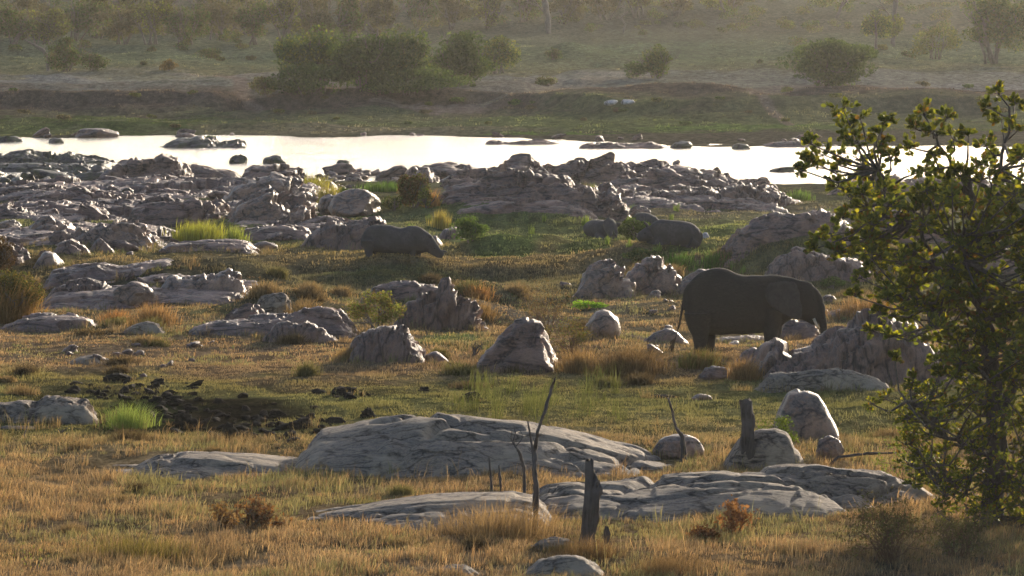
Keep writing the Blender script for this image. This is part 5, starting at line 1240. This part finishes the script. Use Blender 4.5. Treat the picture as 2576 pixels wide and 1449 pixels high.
# ------------------------------------------------------------------ the broad-leaved tree on the right
def big_tree():
    rs = np.random.RandomState(4)
    x0, y0, g = hit(2497, 1330)
    s = y0/FD
    root = empty("broadleaf_tree", (x0, y0, g)); tag(root, "broad-leaved tree with olive and yellow backlit leaves filling the right edge", "tree")
    T = lambda px, py, yy=0.: np.array([((px-1288)*(y0+yy)/FD)-x0, yy, zat(py, y0+yy)-g])
    tips = [(2121, 275, 38), (2165, 298, 32), (2227, 305, 26), (2217, 340, 28), (2130, 335, 34), (2158, 360, 34), (2038, 362, 22), (2028, 398, 22), (2040, 418, 22), (2016, 428, 16), (2073, 390, 34), (2107, 415, 42),
            (2158, 400, 46), (2205, 365, 32), (2240, 398, 28), (2180, 445, 44), (2110, 470, 40), (2323, 288, 30), (2305, 325, 28), (2381, 298, 26), (2347, 330, 30), (2436, 340, 26), (2399, 352, 36), (2512, 236, 24), (2553, 262, 26),
            (2484, 268, 22), (2519, 300, 34), (2560, 330, 40), (2290, 372, 26), (2480, 370, 30), (2350, 390, 26), (2500, 410, 40), (2570, 400, 40), (2320, 430, 26), (2430, 440, 30),
            (2060, 600, 24), (2095, 590, 30), (2130, 605, 32), (2046, 628, 18), (2150, 640, 34), (2100, 632, 20), (2185, 600, 36), (2165, 700, 26), (2150, 745, 18), (2200, 680, 36), (2140, 520, 32), (2118, 548, 22),
            (2195, 833, 20), (2210, 790, 24), (2250, 900, 18), (2235, 850, 22), (2300, 960, 26), (2230, 1005, 30), (2190, 1015, 20), (2270, 1040, 34), (2330, 1030, 40), (2290, 1120, 34), (2340, 1190, 40), (2300, 1220, 26), (2400, 1250, 40)]
    poly = np.array([(2110, 480), (2160, 430), (2300, 440), (2420, 400), (2620, 380), (2900, 420), (2920, 1100), (2700, 1330), (2520, 1320), (2360, 1290), (2290, 1200), (2260, 1030), (2330, 920), (2290, 860), (2230, 780), (2220, 700), (2180, 640), (2160, 560)], float)
    def inside(p):
        r = False; n = len(poly); j = n-1
        for i in range(n):
            if (poly[i, 1] > p[1]) != (poly[j, 1] > p[1]) and p[0] < (poly[j, 0]-poly[i, 0])*(p[1]-poly[i, 1])/(poly[j, 1]-poly[i, 1])+poly[i, 0]: r = not r
            j = i
        return r
    cl = [(a, b, r, rs.randn()*.5) for a, b, r in tips]
    while len(cl) < 640:
        p = (rs.uniform(2080, 2920), rs.uniform(380, 1320))
        if not inside(p): continue
        
        if p[1] < 480 and rs.rand() < .5: continue
        cl.append((p[0], p[1], rs.uniform(24, 48), rs.randn()*1.5))
    for _ in range(50):
        cl.append((rs.uniform(2400, 2600), rs.uniform(480, 1270), rs.uniform(26, 46), -.5-rs.rand()*1.1))
    # limbs
    mb = MB()
    trunk = [T(2497, 1345), T(2500, 1230), T(2508, 1100, .1), T(2500, 960, .1), T(2475, 800, 0), T(2462, 650, .1), T(2450, 520, .2), T(2430, 420, .2)]
    def curve(P, n=5):
        t = np.linspace(0, len(P)-1, (len(P)-1)*n+1); P = np.array(P); return np.stack([np.interp(t, np.arange(len(P)), P[:, i]) for i in range(3)], -1)
    Q = curve(trunk); Q[1:-1] += rs.randn(len(Q)-2, 3)*.025
    mb.tube(Q, np.linspace(.27, .07, len(Q)), 12)
    main = [(Q, .1)]
    for st, en, r in [((2506, 1080, .1), (2620, 760, .8), .13), ((2500, 960, .1), (2330, 760, -.7), .11), ((2490, 880, .1), (2300, 560, .5), .11), ((2462, 650, .1), (2210, 430, -.3), .09), ((2455, 560, .1), (2340, 330, .4), .07),
                      ((2462, 650, .1), (2540, 300, -.5), .08), ((2500, 1150, .1), (2280, 1010, -1.), .07), ((2500, 1190, .1), (2330, 1170, -.8), .06), ((2620, 760, .8), (2760, 560, .5), .1), ((2480, 820, 0), (2420, 600, -1.2), .08), ((2520, 1200, 0), (2680, 1050, -.6), .07)]:
        a, b = T(*st), T(*en); m = (a+b)/2+np.array([0, 0, -.25])+rs.randn(3)*.15
        C_ = curve([a, m, b], 7); C_[1:-1] += rs.randn(len(C_)-2, 3)*.03; mb.tube(C_, np.linspace(r, r*.35, len(C_)), 8); main.append((C_, r*.4))
    mb.build("trunk", M_bark, root)
    allp = np.vstack([m[0] for m in main])
    tw = MB()
    LP = []; LA = []; LK = []
    for ki, (a, b, r, yy) in enumerate(cl):
        c = T(a, b, yy); R = r*s
        d = np.linalg.norm(allp-c-np.array([0, 0, -.3]), axis=1); q = allp[d.argmin()]
        mid = (q+c)/2+np.array([0, 0, -.12*np.linalg.norm(c-q)])+rs.randn(3)*.08
        tw.tube(curve([q, mid, c], 3), np.linspace(.035, .012, 7), 4)
        nt = 9 if b < 940 else 9
        for j in range(nt):
            e = rs.randn(3); e[2] = e[2]*.7+.35; e /= np.linalg.norm(e); tip = c+e*R*rs.uniform(.6, 1.15)
            tw.tube([c, (c+tip)/2+rs.randn(3)*.02, tip], [.012, .008, .004], 3)
            nl = rs.randint(8, 13)
            for l in range(nl):
                f = rs.uniform(.35, 1.05); p = c+(tip-c)*f
                o_ = rs.randn(3); o_[2] = o_[2]*.6+.45; o_ = o_*.6+e*.9; o_ /= np.linalg.norm(o_)
                LP.append(p); LA.append(o_); LK.append(ki)
    tw.build("branches", M_bark, root)
    LP = np.array(LP); LA = np.array(LA); LK = np.array(LK); n = len(LP)
    rnd_ = rs.normal(size=(n, 3)); B = np.cross(LA, rnd_); B /= np.linalg.norm(B, axis=1, keepdims=True); Nn = np.cross(LA, B)
    zc = LP[:, 2]
    ln = np.where(LP[:, 2] < T(0, 940)[2], .085, .135)[:, None]*(.65+.6*rs.rand(n, 1)); wd = ln*.3
    V = np.stack([LP, LP+LA*ln*.3+B*wd+Nn*wd*.25, LP+LA*ln*.72+B*wd*.95+Nn*wd*.3, LP+LA*ln*1.0, LP+LA*ln*.72-B*wd*.95+Nn*wd*.3, LP+LA*ln*.3-B*wd+Nn*wd*.25], 1).reshape(-1, 3)
    i = (np.arange(n)*6)[:, None]; F = np.concatenate([i+[0, 1, 2, 3], i+[0, 3, 4, 5]], 0)
    pal = np.array([(.095, .115, .034), (.12, .14, .038), (.08, .095, .032), (.16, .17, .042), (.26, .25, .04), (.17, .10, .035), (.34, .32, .05)])
    pr = np.array([.26, .24, .18, .14, .09, .06, .03])
    c = pal[rs.choice(7, size=n, p=pr)]*.92*(.7+.6*rs.rand(len(cl)))[LK, None]
    mesh("leaves", V, F, M_leaf, root, False, np.repeat(c, 6, 0))
big_tree()

def scrub():
    rs = np.random.RandomState(77); Vs = []; Cs = []
    for i in range(430):
        px = rs.uniform(-200, 2776); py = rs.uniform(-20, 112) if px < 900 else rs.uniform(-30, 78)
        if px > 1100 and rs.rand() < .35: continue
        y = float(row2Y(py))+rs.randn()*8; x = (px-1288)*y/FD; z = gz(x, y)
        r = rs.uniform(1.0, 3.2)*(1 if px < 1100 else .7)
        col = [BR+OG, OG+BR, DG+BR, DG+OG][rs.randint(4)]
        V, F, C = leafcloud((x, y, z+r*.45), (r, r*.8, r*rs.uniform(.45, .9)), int(150*r), .3, col, rs, 6, .5, .8, -.6, .2)
        Vs.append(V); Cs.append(C)
    V = np.vstack(Vs); F = (np.arange(len(V)//4)*4)[:, None]+[0, 1, 2, 3]
    o = mesh("hillside_scrub", V, F, M_far, None, False, np.vstack(Cs)); tag(o, "brown and olive scrub covering the hillside beyond the river", "scrub", None, "stuff")
scrub()

# ------------------------------------------------------------------ air
def haze():
    m, ns, ls = mat_new("haze_air")
    v = N(ns, "ShaderNodeVolumePrincipled"); v.inputs['Color'].default_value = (.93, .92, .90, 1)
    v.inputs['Density'].default_value = HAZE; v.inputs['Anisotropy'].default_value = .7
    out = N(ns, "ShaderNodeOutputMaterial"); ls.new(v.outputs[0], out.inputs['Volume'])
    mb = MB(); a, b, c, d, e, f = -2700, 2700, -60, 2750, -4.5, 82
    mb.add([(a, c, e), (b, c, e), (b, d, e), (a, d, e), (a, c, f), (b, c, f), (b, d, f), (a, d, f)], [(0, 3, 2, 1), (4, 5, 6, 7), (0, 1, 5, 4), (1, 2, 6, 5), (2, 3, 7, 6), (3, 0, 4, 7)])
    o = mb.build("haze", m, None, False); tag(o, "warm evening haze filling the river valley", "haze", None, "stuff")
HAZE = .000042
haze()
